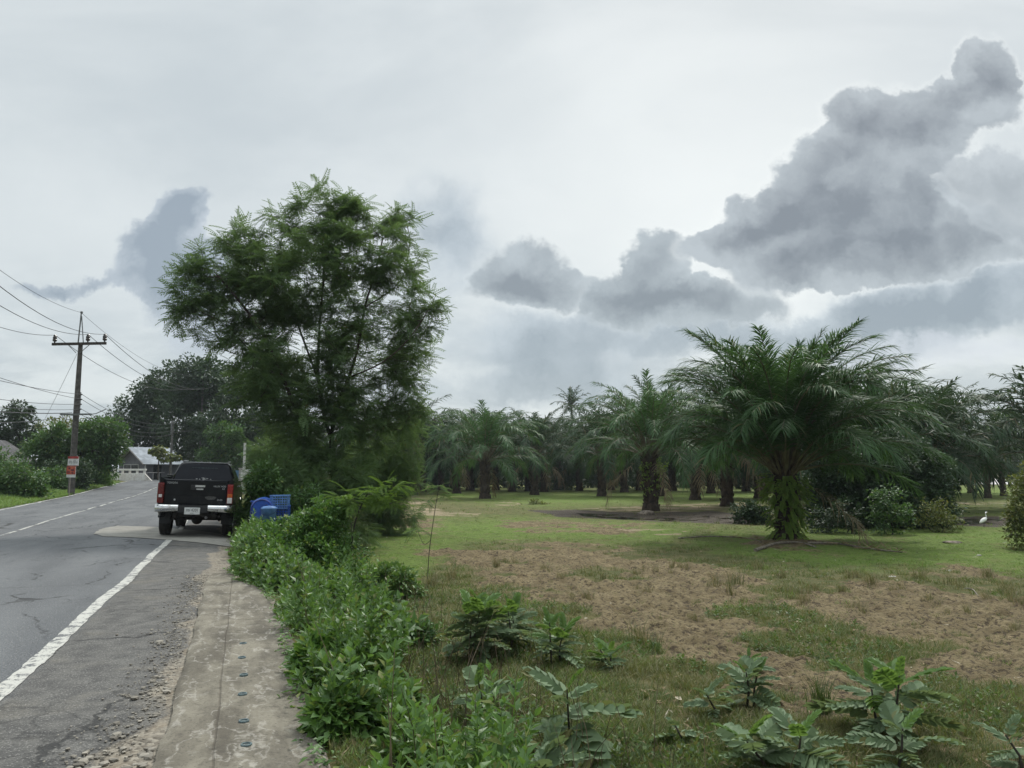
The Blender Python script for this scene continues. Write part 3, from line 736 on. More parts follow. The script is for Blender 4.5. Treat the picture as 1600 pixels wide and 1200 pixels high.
# ------------------------------------------------------------------ pickup
def build_pickup():
    T = new_mat('black_paint')
    n = T.noise(T.obj, 3.5, 6, 0.65); zc = T.sep(T.obj)[2]
    dust = T.math('MULTIPLY', T.step(n, 0.4, 0.8), T.step(zc, 1.3, 0.5, 0.05, 0.5))
    T.put(T.bsdf.inputs['Base Color'], T.mix(dust, (0.008, 0.009, 0.012), (0.075, 0.068, 0.058)))
    T.put(T.bsdf.inputs['Roughness'], T.math('ADD', T.math('MULTIPLY', dust, 0.5), 0.13)); T.bsdf.inputs['Specular IOR Level'].default_value = 0.22
    paint = T.mat
    glass = simple('tinted_glass', (0.010, 0.012, 0.018), 0.04, var=0.1, spec=0.20)
    T = new_mat('chrome'); n = T.noise(T.obj, 9, 5, 0.6)
    T.put(T.bsdf.inputs['Base Color'], T.mix(T.step(n, 0.4, 0.7), (0.78, 0.79, 0.80), (0.45, 0.44, 0.42))); T.bsdf.inputs['Metallic'].default_value = 1.0
    T.put(T.bsdf.inputs['Roughness'], T.step(n, 0.3, 0.7, 0.10, 0.35)); chrome = T.mat
    blackp = simple('black_plastic', (0.016, 0.016, 0.017), 0.6, var=0.2)
    rubber = simple('tyre_rubber', (0.018, 0.018, 0.018), 0.85, var=0.3, scale=12, c2=(0.045, 0.041, 0.036))
    steel = simple('rusty_steel', (0.05, 0.042, 0.036), 0.7, var=0.4, scale=14)
    alloy = simple('alloy', (0.35, 0.35, 0.36), 0.35, 0.9)
    red = simple('red_lens', (0.33, 0.012, 0.010), 0.15, var=0.25, scale=20)
    dred = simple('dark_red_lens', (0.16, 0.012, 0.012), 0.2, var=0.3, scale=20)
    amber = simple('amber_lens', (0.62, 0.13, 0.02), 0.15, var=0.2, scale=20)
    white = simple('white_lens', (0.72, 0.70, 0.68), 0.15, var=0.1, scale=20)
    plate_m = simple('plate_white', (0.70, 0.71, 0.69), 0.5, var=0.1, scale=30)
    ink = simple('plate_ink', (0.012, 0.012, 0.012), 0.5)
    decal = simple('silver_lettering', (0.55, 0.56, 0.57), 0.4, 0.3)
    wdecal = simple('white_sticker', (0.62, 0.62, 0.60), 0.6, var=0.25, scale=60)
    HEAD = R(16.5)
    base = at(300.5, 833, 18.75)
    t = empty('pickup_truck', (base.x, base.y, 0.0), 0, 'dusty black pickup truck parked half on the road shoulder, seen from behind', 'pickup truck')
    t.rotation_euler = Euler((0.0, R(1.9), HEAD), 'XYZ')
    t.location.z = 0.0; t.scale = (0.92, 1, 1)
    # lower body sides with wheel arches
    def arch(cy, r, n=12): return [(cy + r * math.cos(a), 0.40 + r * math.sin(a)) for a in np.linspace(PI * 0.98, PI * 0.02, n)]
    W1, W2 = 1.02, 4.10
    prof = [(0.06, 0.60)] + arch(W1, 0.47) + [(1.60, 0.47), (3.55, 0.47)] + arch(W2, 0.46) + [(4.95, 0.50), (5.06, 0.62), (5.08, 0.95), (4.95, 1.10), (3.95, 1.22), (3.75, 1.33), (0.06, 1.385)]
    g = Geo()
    for sx in (-1, 1):
        a, b = (0.76, 0.915) if sx > 0 else (-0.915, -0.76)
        g.prism(prof, 'x', a, b, 0, 0.05)
        # flared arches
        for cy, r in ((W1, 0.485), (W2, 0.475)):
            pts = [(sx * 0.905, cy + r * math.cos(q), 0.40 + r * math.sin(q)) for q in np.linspace(PI * 0.02, PI * 0.98, 18)]
            g.tube(pts, 0.035, 8)
        g.box(min(sx * .82, sx * .88), max(sx * .82, sx * .88), 1.55, 3.62, 0.36, 0.42, bev=0.02)      # step board
        g.tube([(sx * 0.86, 0.07, 1.385), (sx * 0.86, 1.55, 1.40)], 0.03, 8)                          # bed rail
    g.box(-0.77, 0.77, 1.62, 4.0, 0.50, 1.34, bev=0.02)
    g.prism([(3.9, 0.5), (5.0, 0.52), (5.05, 0.95), (4.9, 1.12), (3.9, 1.28)], 'x', -0.77, 0.77)
    g.box(-0.77, 0.77, 0.10, 1.62, 0.68, 0.74)
    g.build('body', paint, t, smooth=False)
    # tailgate
    g = Geo(); g.box(-0.752, 0.752, 0.015, 0.085, 0.775, 1.37, bev=0.025)
    g.box(-0.70, 0.70, 0.006, 0.02, 0.80, 0.975, bev=0.006); g.box(-0.70, 0.70, 0.006, 0.02, 1.0, 1.335, bev=0.006)
    tg = g.build('tailgate', paint, t)
    g = Geo(); g.box(-0.13, 0.13, -0.012, 0.008, 1.13, 1.25, bev=0.008); g.box(-0.09, 0.09, -0.02, -0.008, 1.165, 1.19, bev=0.004); g.build('handle', blackp, tg)
    g = Geo(); g.join(text_geo('TOYOTA', 0.062, ring_face(0, -0.58, 0.004, 1.285)))
    g.join(text_geo('HILUX VIGO', 0.055, ring_face(0, 0.58, 0.004, 1.225))); g.join(text_geo('3.0', 0.05, ring_face(0, 0.67, 0.004, 1.165))); g.join(text_geo('D-4D', 0.055, ring_face(0, 0.60, 0.004, 0.90)))
    g.build('lettering', decal, tg)
    g = Geo(); g.box(-0.02, 0.22, -0.016, -0.0125, 1.20, 1.245); g.box(0.01, 0.18, -0.016, -0.0125, 1.135, 1.165); g.build('sticker', wdecal, tg)
    g = Geo().lathe([(0, -0.004), (0.022, -0.002), (0.024, 0.01)], (-0.50, 0.0, 0.89), 14, axis='y'); g.build('lock', decal, tg)
    g = Geo()
    b = bmesh.new(); vs = [b.verts.new((0.37 + 0.135 * math.cos(a) * (1 + .15 * math.sin(3 * a)), 0.0035, 0.945 + 0.05 * math.sin(a) * (1 + .2 * math.cos(2 * a)))) for a in np.linspace(0, 2 * PI, 20, endpoint=False)]
    b.faces.new(vs); g.bm(b); g.build('scuff', simple('bare_scuff', (0.10, 0.10, 0.095), 0.6, var=0.5, scale=40), tg)
    # cab shell
    b = bmesh.new()
    lo = [(-.865, 1.66, 1.30), (.865, 1.66, 1.30), (.865, 3.86, 1.28), (-.865, 3.86, 1.28)]
    hi = [(-.665, 1.86, 1.80), (.665, 1.86, 1.80), (.665, 3.05, 1.82), (-.665, 3.05, 1.82)]
    vl = [b.verts.new(p) for p in lo]; vh = [b.verts.new(p) for p in hi]
    b.faces.new(vl[::-1]); b.faces.new(vh)
    for i in range(4): b.faces.new((vl[i], vl[(i + 1) % 4], vh[(i + 1) % 4], vh[i]))
    es = [e for e in b.edges if not (e.verts[0] in vl and e.verts[1] in vl)]
    bmesh.ops.bevel(b, geom=es, offset=0.11, segments=5, affect='EDGES', profile=0.5)
    for q in b.verts:
        if q.co.z > 1.7: q.co.z += 0.035 * (1 - (q.co.x / 0.7) ** 2)
    g = Geo(); g.bm(b); cab = g.build('cab', paint, t, smooth=True)
    # glass, a few mm proud of the shell
    def pane(name, P, th=0.006, m=glass):
        P = [Vector(p) for p in P]; nrm_ = (P[1] - P[0]).cross(P[-1] - P[0]).normalized()
        b = bmesh.new(); vs = [b.verts.new(p + nrm_ * th) for p in P]; b.faces.new(vs)
        v2 = [b.verts.new(p - nrm_ * 0.01) for p in P]
        for i in range(len(P)): b.faces.new((vs[i], v2[i], v2[(i + 1) % len(P)], vs[(i + 1) % len(P)]))
        gg = Geo(); gg.bm(b); return gg.build(name, m, cab)
    def onback(x, z):  # the back face of the cab
        k = (z - 1.30) / 0.5; return (x, 1.66 + 0.2 * k, z)
    rw = pane('rear_window', [onback(x, z) for x, z in [(-.775, 1.335), (.775, 1.335), (.735, 1.48), (.665, 1.64), (.60, 1.735), (.50, 1.765), (-.50, 1.765), (-.60, 1.735), (-.665, 1.64), (-.735, 1.48)]])
    for sx in (-1, 1):
        def onside(y, z): k = (z - 1.30) / 0.5; return (sx * (.865 - .2 * k), y, z)
        for ys in ([(1.86, 2.60), (2.0, 2.60)], [(2.68, 3.62), (2.68, 3.16)]):
            (a0, a1), (b0, b1) = ys
            P = [onside(a0, 1.36), onside(a1, 1.36), onside(b1, 1.72), onside(b0, 1.72)]
            pane('side_window', P if sx > 0 else P[::-1])
    pane('windscreen', [(.72, 3.80, 1.34), (-.72, 3.80, 1.34), (-.60, 3.15, 1.74), (.60, 3.15, 1.74)])
    Mw = lambda x, z: Matrix.Translation((x, onback(0, z)[1] - 0.012, z)) @ Matrix.Rotation(PI / 2 - 0.38, 4, 'X')
    g = Geo()
    for (x, z, w) in [(-.18, 1.375, .05), (-.10, 1.37, .03), (.0, 1.40, .10), (.02, 1.375, .09), (.10, 1.385, .05), (.19, 1.37, .04), (0.0, 1.35, .05)]:
        y = onback(0, z)[1] - 0.011
        b = bmesh.new(); vs = [b.verts.new((x + w / 2 * math.cos(a) * (1 + .4 * math.sin(5 * a + x * 30)), y - 0.2 * 0.4 * 0.02 * math.sin(a), z + 0.014 * math.sin(a) * (1 + .4 * math.cos(3 * a)))) for a in np.linspace(0, 2 * PI, 16, endpoint=False)]
        b.faces.new(vs); g.bm(b)
    g.build('window_sticker', wdecal, rw)
    g = Geo(); yb = onback(0, 1.665)[1]
    for k in range(26):
        x = -.34 + k * .027; h = .006 + .008 * random.random(); g.box(x, x + .016, yb - .0155, yb - .0125, 1.665 - h, 1.665 + h)
    g.build('faded_banner', simple('faded_teal', (0.05, 0.085, 0.09), 0.6), rw)
    g = Geo(); g.tube([(-.60, 1.95, 1.83), (-.60, 3.0, 1.855)], 0.016, 8); g.tube([(.60, 1.95, 1.83), (.60, 3.0, 1.855)], 0.016, 8)
    g.box(-0.16, 0.16, 1.885, 1.90, 1.792, 1.812, bev=0.004); g.build('roof_rail', alloy, cab)
    # tail lights
    for sx in (-1, 1):
        x0, x1 = (0.765, 0.925) if sx > 0 else (-0.925, -0.765)
        g = Geo(); g.box(x0, x1, -0.012, 0.17, 0.80, 1.285, bev=0.03)
        tl = g.build('tail_light', dred, t); 
        xa, xb = (x0 + .02, x1 - .02)
        if sx > 0:
            g = Geo(); g.box(xa, xb, -0.024, 0.0, 1.06, 1.255, bev=0.01); g.build('brake_lens', red, tl)
            g = Geo(); g.box(xa, xb, -0.024, 0.0, 0.965, 1.055, bev=0.01); g.build('indicator_lens', amber, tl)
            g = Geo(); g.box(xa, xb, -0.024, 0.0, 0.825, 0.96, bev=0.01); g.build('reversing_lens', white, tl)
            tag(tl, 'bright red, orange and white tail light')
        else:
            g = Geo(); g.box(xa, xb, -0.024, 0.0, 1.01, 1.255, bev=0.01); g.build('brake_lens', dred, tl)
            g = Geo(); g.box(xa + .02, xb - .02, -0.026, 0.0, 0.94, 1.01, bev=0.01); g.build('reversing_lens', white, tl)
            tag(tl, 'dull dark red tail light with a small white lens')
    # bumper: two chrome wings and a black middle
    def wing(xa, xb, z0, z1, flip):
        xs = np.linspace(xa, xb, 14); gg = Geo(); rings = []
        for x in xs:
            e = max(0, abs(x) - 0.72) / 0.24; y = -0.15 + 0.17 * e * e
            zz0 = z0 + (0.05 * (1 - min(1, abs(x) / .95))); 
            rings.append([(x, y + .10, zz0), (x, y + .015, zz0), (x, y, zz0 + .03), (x, y - .006, (zz0 + z1) / 2), (x, y, z1 - .035), (x, y + .02, z1), (x, y + .12, z1)])
        V = np.array(rings).reshape(-1, 3); n = 7; i = np.arange(13)[:, None] * n; j = np.arange(6)[None]
        f = np.stack([i + j, i + j + 1, i + n + j + 1, i + n + j], -1).reshape(-1, 4)
        gg.add(V, f if flip else f[:, ::-1]); gg.add(rings[0], [[0, 1, 2, 3, 4, 5, 6]]); gg.add(rings[-1], [[6, 5, 4, 3, 2, 1, 0]])
        return gg
    bp = Geo(); bp.box(-0.40, 0.35, -0.13, 0.03, 0.585, 0.745, bev=0.02); bp.box(-0.90, 0.88, -0.08, 0.04, 0.742, 0.765, bev=0.006); bp.box(-.92, .90, -0.03, .10, 0.60, 0.74)
    bo = bp.build('bumper', blackp, t)
    w1 = wing(-0.955, -0.385, 0.60, 0.775, False); w1.build('chrome_wing', chrome, bo, smooth=True)
    w2 = wing(0.335, 0.95, 0.60, 0.775, False); w2.build('chrome_wing', chrome, bo, smooth=True)
    g = Geo(); g.box(-0.225, 0.15, -0.15, -0.128, 0.555, 0.715, bev=0.006); pl = g.build('number_plate', plate_m, t)
    g = Geo(); g.join(text_geo('กธ 4201', 0.088, Matrix.Translation((-0.0375, -0.1535, 0.655)) @ Matrix.Rotation(PI / 2, 4, 'X') @ Matrix.Diagonal((1.0, 1.15, 1, 1))))
    g.join(text_geo('ชุมพร', 0.035, ring_face(0, -0.0375, -0.1535, 0.582))); g.build('characters', ink, pl)
    # wheels
    def wheel(x, y):
        s = 1 if x > 0 else -1
        pr = [(0.245, -0.125), (0.34, -0.138), (0.378, -0.118), (0.392, -0.07), (0.395, 0), (0.392, 0.07), (0.378, 0.118), (0.34, 0.138), (0.245, 0.125), (0.235, 0.0), (0.245, -0.125)]
        g = Geo().lathe(pr, (0, 0, 0), 40, axis='x')
        for k in range(44):
            a = k * 2 * PI / 44
            for off in (-0.075, 0.075):
                M = Matrix.Rotation(a + (0.05 if off > 0 else 0), 4, 'X'); gg = Geo(); gg.box(off - .045, off + .045, -.012, .012, .386, .403); g.join(gg, M)
        w = g.build('wheel', rubber, t, loc=(x, y, 0.40)); 
        g = Geo().lathe([(0.24, s * 0.115), (0.225, s * 0.12), (0.215, s * 0.07), (0.08, s * 0.05), (0.06, s * 0.09), (0.0, s * 0.095)], n=28, axis='x')
        g.lathe([(0.235, -s * .1), (0.20, -s * .02), (0.0, -s * .02)], n=28, axis='x')
        for k in range(6):
            gg = Geo(); gg.box(min(s * .06, s * .105), max(s * .06, s * .105), -.028, .028, .05, .225, bev=.01); g.join(gg, Matrix.Rotation(k * PI / 3, 4, 'X'))
        g.build('rim', alloy, w)
    for x in (-.79, .79):
        for y in (W1, W2): wheel(x, y)
    for sx in (-1, 1):
        g = Geo(); g.prism([(sx * .63, .30), (sx * .90, .30), (sx * .90, .60), (sx * .63, .60)], 'y', 0.50, 0.515); g.build('mudflap', blackp, t)
    g = Geo(); g.cyl((-.70, W1, .40), (.70, W1, .40), 0.045, n=10); g.lathe([(0, -.16), (.09, -.13), (.15, -.02), (.15, .03), (.09, .12), (0, .15)], (-.02, W1, .40), 16, axis='y')
    g.build('rear_axle', steel, t)
    g = Geo(); g.tube([(.42, 2.6, .46), (.45, 1.7, .50), (.42, 1.0, .62), (.30, .45, .50), (.28, .12, .47)], .032, 10); g.lathe([(0, -.28), (.09, -.26), (.10, 0), (.09, .26), (0, .28)], (.45, 2.0, .50), 14, axis='y'); g.build('exhaust', alloy, t)
    g = Geo(); g.box(-.52, -.44, .1, 4.6, .46, .58); g.box(.44, .52, .1, 4.6, .46, .58); g.box(-.5, .5, .16, .24, .48, .56); g.box(-.5, .5, 1.7, 1.8, .46, .56)
    for x in (-.55, .55): g.tube([(x, .35, .52), (x, .7, .40), (x, W1, .36), (x, 1.4, .42), (x, 1.75, .52)], .03, 6)
    g.build('chassis', steel, t)
    g = Geo().lathe([(0.12, -.10), (.32, -.11), (.36, -.05), (.36, .05), (.32, .11), (.12, .1), (.12, -.1)], (0.0, .60, .60), 28, axis='z'); g.build('spare_wheel', rubber, t)
    for sx in (-1, 1):
        g = Geo(); g.box(min(sx * 1.0, sx * 1.2), max(sx * 1.0, sx * 1.2), 3.22, 3.33, 1.27, 1.46, bev=.045); g.tube([(sx * .88, 3.32, 1.32), (sx * 1.04, 3.29, 1.33)], .025, 8)
        mi = g.build('mirror', blackp, t); g = Geo(); g.box(min(sx * 1.02, sx * 1.18), max(sx * 1.02, sx * 1.18), 3.214, 3.219, 1.295, 1.44); g.build('mirror_glass', glass, mi)
    # door handles and shut lines on the sides
    for sx in (-1, 1):
        for y in (2.5, 3.3):
            g = Geo(); g.box(min(sx * .915, sx * .945), max(sx * .915, sx * .945), y - .16, y, 1.18, 1.21, bev=.01); g.build('door_handle', chrome, t)
build_pickup()

# ------------------------------------------------------------------ blue plastic things behind the bush
def build_blue():
    blue = simple('blue_plastic', (0.02, 0.09, 0.42), 0.4, var=0.3, scale=9, c2=(0.015, 0.06, 0.28))
    lblue = simple('faded_blue_plastic', (0.12, 0.26, 0.55), 0.45, var=0.25, scale=9)
    dblue = simple('dark_blue_plastic', (0.01, 0.03, 0.20), 0.45, var=0.3, scale=9)
    Y = 17.5
    def base(px): return at(px, 815, Y)
    z0 = 0.05
    # upright dark drum behind
    p = at(411, 800, Y + .6); t = empty('plastic_drum', (p.x, p.y, 0.0), 0.3, 'dark blue upright plastic drum at the back of the blue heap by the bush', 'drum')
    g = Geo().lathe([(0, 0), (.26, 0), (.28, .03), (.285, .3), (.295, .32), (.285, .34), (.285, .62), (.295, .64), (.28, .66), (.26, .88), (.2, .90), (0, .90)], n=28); g.build('drum_body', dblue, t, smooth=False)
    g = Geo().lathe([(.27, .865), (.285, .87), (.285, .90), (.27, .905)], n=28); g.build('rim_band', blue, t)
    # lying drum with its round end towards the road
    p = at(412, 795, Y); t = empty('plastic_drum', (p.x - .02, p.y, p.z), 0.25, 'mid blue plastic drum lying on its side beside the crates', 'drum')
    g = Geo().lathe([(0, -.35), (.2, -.36), (.235, -.34), (.25, -.1), (.255, -.08), (.25, .05), (.25, .4), (0, .42)], n=28, axis='y'); g.build('drum_body', blue, t)
    g = Geo().lathe([(.2, -.37), (.215, -.375), (.23, -.36)], n=28, axis='y'); g.lathe([(0, -.385), (.03, -.385), (.035, -.36)], (.1, 0, .08), 12, axis='y'); g.build('bung_ring', dblue, t)
    # pale bucket
    p = at(420, 803, Y - .45); t = empty('plastic_bucket', (p.x, p.y, p.z - .22), 0.1, 'pale blue plastic bucket in front of the lying blue drum', 'bucket')
    g = Geo().lathe([(0, 0), (.12, 0), (.165, .32), (.175, .33), (.175, .35), (.12, .385), (0, .40)], n=26); g.build('bucket_body', lblue, t, smooth=True)
    g = Geo().tube([(.176 * math.cos(a), -.176 * abs(math.sin(a)) * .6 - .05, .33 - .13 * math.sin(a)) for a in np.linspace(0, PI, 14)], .004, 6); g.build('handle', dblue, t)
    # lattice crates, one on top of the other
    def crate(px, py, Yc, mat, lab, rz):
        p = at(px, py, Yc); t = empty('plastic_crate', (p.x, p.y, p.z), rz, lab, 'crate', 'blue lattice crates beside the drums')
        w, d, h = .19, .15, .27
        g = Geo()
        for z in np.linspace(0, h, 6): g.box(-w, w, -d, -d + .012, z, z + .014); g.box(-w, w, d - .012, d, z, z + .014); g.box(-w, -w + .012, -d + .012, d - .012, z, z + .014); g.box(w - .012, w, -d + .012, d - .012, z, z + .014)
        for x in np.linspace(-w, w - .014, 8): g.box(x, x + .014, -d - .003, -d + .008, 0, h + .014); g.box(x, x + .014, d - .008, d + .003, 0, h + .014)
        for y in np.linspace(-d, d - .014, 6): g.box(-w - .003, -w + .008, y, y + .014, 0, h + .014); g.box(w - .008, w + .003, y, y + .014, 0, h + .014)
        g.build('lattice_wall', mat, t)
        g = Geo(); g.box(-w + .01, w - .01, -d + .01, d - .01, .002, .012); g.build('floor_panel', mat, t)
        g = Geo(); g.box(-w - .01, w + .01, -d - .012, -d + .006, h, h + .03, bev=.005); g.box(-w - .01, w + .01, d - .006, d + .012, h, h + .03, bev=.005); g.box(-w - .012, -w + .006, -d, d, h, h + .029, bev=.005); g.box(w - .006, w + .012, -d, d, h, h + .029, bev=.005); g.build('rim', mat, t)
    crate(438, 811, Y + .02, blue, 'deep blue lattice crate underneath the paler crate', .15)
    crate(437, 794.5, Y, lblue, 'paler blue lattice crate stacked on the deep blue crate', .1)
build_blue()

# ------------------------------------------------------------------ poles, wires, sign, houses, parapet
conc = simple('pole_concrete', (0.105, 0.095, 0.088), 0.9, var=0.3, scale=5, bumps=0.3)
conc_l = simple('pole_concrete_grey', (0.17, 0.165, 0.155), 0.9, var=0.3, scale=5)
wood = simple('crossarm_timber', (0.045, 0.035, 0.03), 0.85, var=0.3)
gal = simple('galvanised_steel', (0.22, 0.23, 0.235), 0.5, 0.6, var=0.3)
insul = simple('brown_porcelain', (0.04, 0.028, 0.026), 0.25, var=0.2)
wire_m = simple('wire_black', (0.035, 0.037, 0.04), 0.6)
def sag(a, b, s, n=26):
    a = np.array(a); b = np.array(b); k = np.linspace(0, 1, n)[:, None]
    p = a + (b - a) * k; p[:, 2] -= (4 * s * k * (1 - k))[:, 0]; return p
PB = foot(113, 52); PA = ROAD_ANG
def build_poles():
    top = at(122, 537, 52).z; h = top - PB.z
    t = empty('utility_pole', PB, -0.10, 'tall concrete utility pole with a three insulator crossarm and steel spike top', 'utility pole')
    g = Geo(); g.tube([(0, 0, -0.3), (0, 0, h * .5), (0, 0, h)], [.27, .23, .17], 4); g.build('shaft', conc, t)
    g = Geo(); g.box(-1.95, 1.95, -.22, -.10, h - .12, h + .06, bev=.01); ca = g.build('crossarm', wood, t)
    for x in (-1.78, .62, 1.83):
        g = Geo().lathe([(0, 0), (.05, 0), (.05, .08), (.13, .12), (.14, .22), (.11, .26), (.13, .30), (.13, .40), (.09, .44), (.1, .5), (.05, .56), (0, .57)], (x, -.16, h + .06), 14); g.build('insulator', insul, ca)
    for s in (-1, 1): g = Geo(); g.tube([(s * .75, -.17, h - .12), (s * .15, -.2, h - .65)], .025, 5); g.build('brace', gal, t)
    hs = at(122, 489, 52).z - PB.z
    g = Geo(); g.tube([(-.12, -.1, h - .1), (-.02, -.1, hs)], .045, 5); g.tube([(.26, -.1, h + .05), (0.02, -.1, hs - .25)], .035, 5); g.box(-.06, .06, -.16, -.04, hs - .05, hs + .08); g.build('spike', gal, t)
    hb = at(116, 648, 52).z - PB.z
    g = Geo(); g.box(-.95, 1.25, -.30, -.20, hb - .05, hb + .06); g.tube([(1.2, -.25, hb), (1.6, -.25, hb + .05), (2.3, -.25, hb + .35)], .03, 6); g.tube([(-.85, -.25, hb - .05), (-.6, -.25, hb - .3), (-.25, -.25, hb - .35)], .025, 6); g.build('cable_bracket', gal, t)
    for k in range(4):
        g = Geo().lathe([(0, -.05), (.07, -.04), (.08, 0), (.07, .04), (0, .05)], (.45, -.25, hb + .35 + k * .33), 10); g.build('spool_insulator', insul, t)
    g = Geo(); g.box(.40, .44, -.27, -.23, hb, hb + 1.5); g.build('insulator_rack', gal, t)
    # far pole on the same line
    Y2 = 97; B2 = foot(311, Y2); top2 = at(316, 587, Y2).z; h2_ = top2 - B2.z
    t2 = empty('utility_pole', B2, -.35, 'slim far utility pole with a lamp arm in front of the dark trees', 'utility pole')
    g = Geo(); g.tube([(0, 0, -.3), (0, 0, h2_)], [.24, .15], 4); g.build('shaft', conc_l, t2)
    hc2 = at(314, 611, Y2).z - B2.z
    g = Geo(); g.box(-1.9, 1.9, -.2, -.08, hc2 - .08, hc2 + .07); c2 = g.build('crossarm', wood, t2)
    for x in (-1.7, .5, 1.75): g = Geo().lathe([(0, 0), (.1, .05), (.12, .25), (.08, .45), (0, .5)], (x, -.14, hc2 + .07), 8); g.build('insulator', insul, c2)
    g = Geo(); g.box(-.5, .3, -.3, -.15, hc2 * .5, hc2 * .5 + .5); g.build('junction_box', gal, t2)
    # lamp arm reaching right (the pale bar)
    ha = at(340, 672, Y2).z - B2.z
    g = Geo(); g.tube([(.1, 0, ha), (2.4, -.6, ha + .12), (4.6, -1.2, ha + .05)], .06, 6); g.box(4.4, 5.3, -1.5, -1.2, ha - .02, ha + .10); g.build('lamp_arm', simple('lamp_arm_grey', (.35, .35, .34), .5), t2)
    # low voltage pole near the house
    Y3 = 84; B3 = foot(266, Y3); h3 = at(266, 657, Y3).z - B3.z
    t3 = empty('utility_pole', B3, -.3, 'short plain utility pole rising behind the eave of the grey roofed house', 'utility pole')
    g = Geo(); g.tube([(0, 0, -.3), (0, 0, h3)], [.19, .13], 4); g.build('shaft', conc_l, t3)
    g = Geo(); g.box(-.05, .05, -.22, -.12, h3 - 1.5, h3 - .2); g.build('insulator_rack', gal, t3)
    # white post beyond the truck
    Y4 = 62; B4 = foot(381, Y4); h4 = at(381, 692, Y4).z - B4.z
    t4 = empty('lamp_post', B4, 0, 'thin white painted post standing beyond the pickup and the green bush', 'post')
    g = Geo(); g.tube([(0, 0, -.2), (0, 0, h4)], [.13, .10], 8); g.build('shaft', simple('white_post_paint', (.55, .55, .53), .6), t4)
    g = Geo(); g.box(-.18, .42, -.2, -.1, 1.0, 1.9); g.build('notice_plate', simple('notice_white', (.6, .6, .58), .6), t4)
    # wires
    c, s_ = math.cos(-.10), math.sin(-.10)
    def onp(x, z): return (PB.x + x * c + .16 * s_, PB.y + x * s_ - .16 * c, PB.z + z)
    def back(p, dz=0, L=44): return (p[0] - DV[0] * L, p[1] - DV[1] * L, p[2] - .45 + dz * 1.0 - (1.3 if dz < .2 and dz != 0 or dz == .1 else 0))
    c2_, s2_ = math.cos(-.35), math.sin(-.35)
    def onp2(x, z): return (B2.x + x * c2_, B2.y + x * s2_ - .1, B2.z + z)
    def wire(name, a, b, s, r, lab, grp=None):
        tag(Geo().tube(sag(a, b, s), r, 5).build(name, wire_m), lab, 'wire', grp)
    gU = 'high wires between the crossarms'
    for x, x2, w in ((-1.78, -1.7, 'left hand'), (.62, .5, 'middle'), (1.83, 1.75, 'right hand')):
        a = onp(x, h + .60)
        wire('power_line', back(a), a, 1.9, .017, f'high wire running in from off frame to the {w} insulator of the near crossarm')
        wire('power_line', a, onp2(x2, hc2 + .5), 1.6, .020, f'high wire dropping from the {w} insulator of the near crossarm to the far pole')
    a = onp(0, hs); wire('power_line', back(a), a, 1.5, .012, 'thin earth wire reaching the steel spike from off frame'); wire('power_line', a, onp2(0, h2_), 1.4, .012, 'thin earth wire from the steel spike towards the far pole')
    for k in range(6):
        z = hb + (1.35, 1.02, .70, .37, .12, -.05)[k]; a = onp(.45 if k < 4 else -.6 + k * .1, z)
        wire('cable', back(a, (.1, 0, -.1, -.25, -.3, -.5)[k]), a, (.45, .5, .55, .5, .4, .7)[k], (.014, .014, .014, .014, .026, .018)[k], None)
        o = bpy.data.objects[-1] if False else None
    for k in range(4):
        a = onp(.45, hb + (1.35, 1.02, .37, 0)[k]); b = (B3.x, B3.y - .2, B3.z + h3 - .3 - k * .4)
        wire('cable', a, b, .8, .016, None)
    for k in range(3):
        a = (B3.x, B3.y - .2, B3.z + h3 - .5 - k * .4); b = onp2(0, hc2 * .52 + k * .5); wire('cable', a, b, .3, .016, None)
    low = [o for o in bpy.data.objects if o.name.split('.')[0] == 'cable']
    for i, o in enumerate(low):
        if i < 6: tag(o, ('uppermost', 'second highest', 'third highest', 'fourth highest', 'second lowest', 'lowest')[i] + ' low cable from the near pole out of the left frame edge', 'cable', 'low cables left of the near pole')
        elif i < 10: tag(o, ('uppermost', 'second', 'third', 'lowest')[i - 6] + ' of the low cables slung between the near pole and the short pole', 'cable', 'low cables above the grey house')
        else: tag(o, ('upper', 'middle', 'lower')[i - 10] + ' low cable slung between the short pole and the far pole', 'cable', 'low cables before the dark trees')
    # stay wire
    a = onp(-.1, h * .93); b = at(70, 655, 52); tag(Geo().tube(sag(a, (b.x, b.y, b.z), .05, 8), .012, 5).build('stay_wire', gal), 'slanting stay wire running down left from the near pole head', 'wire')
build_poles()

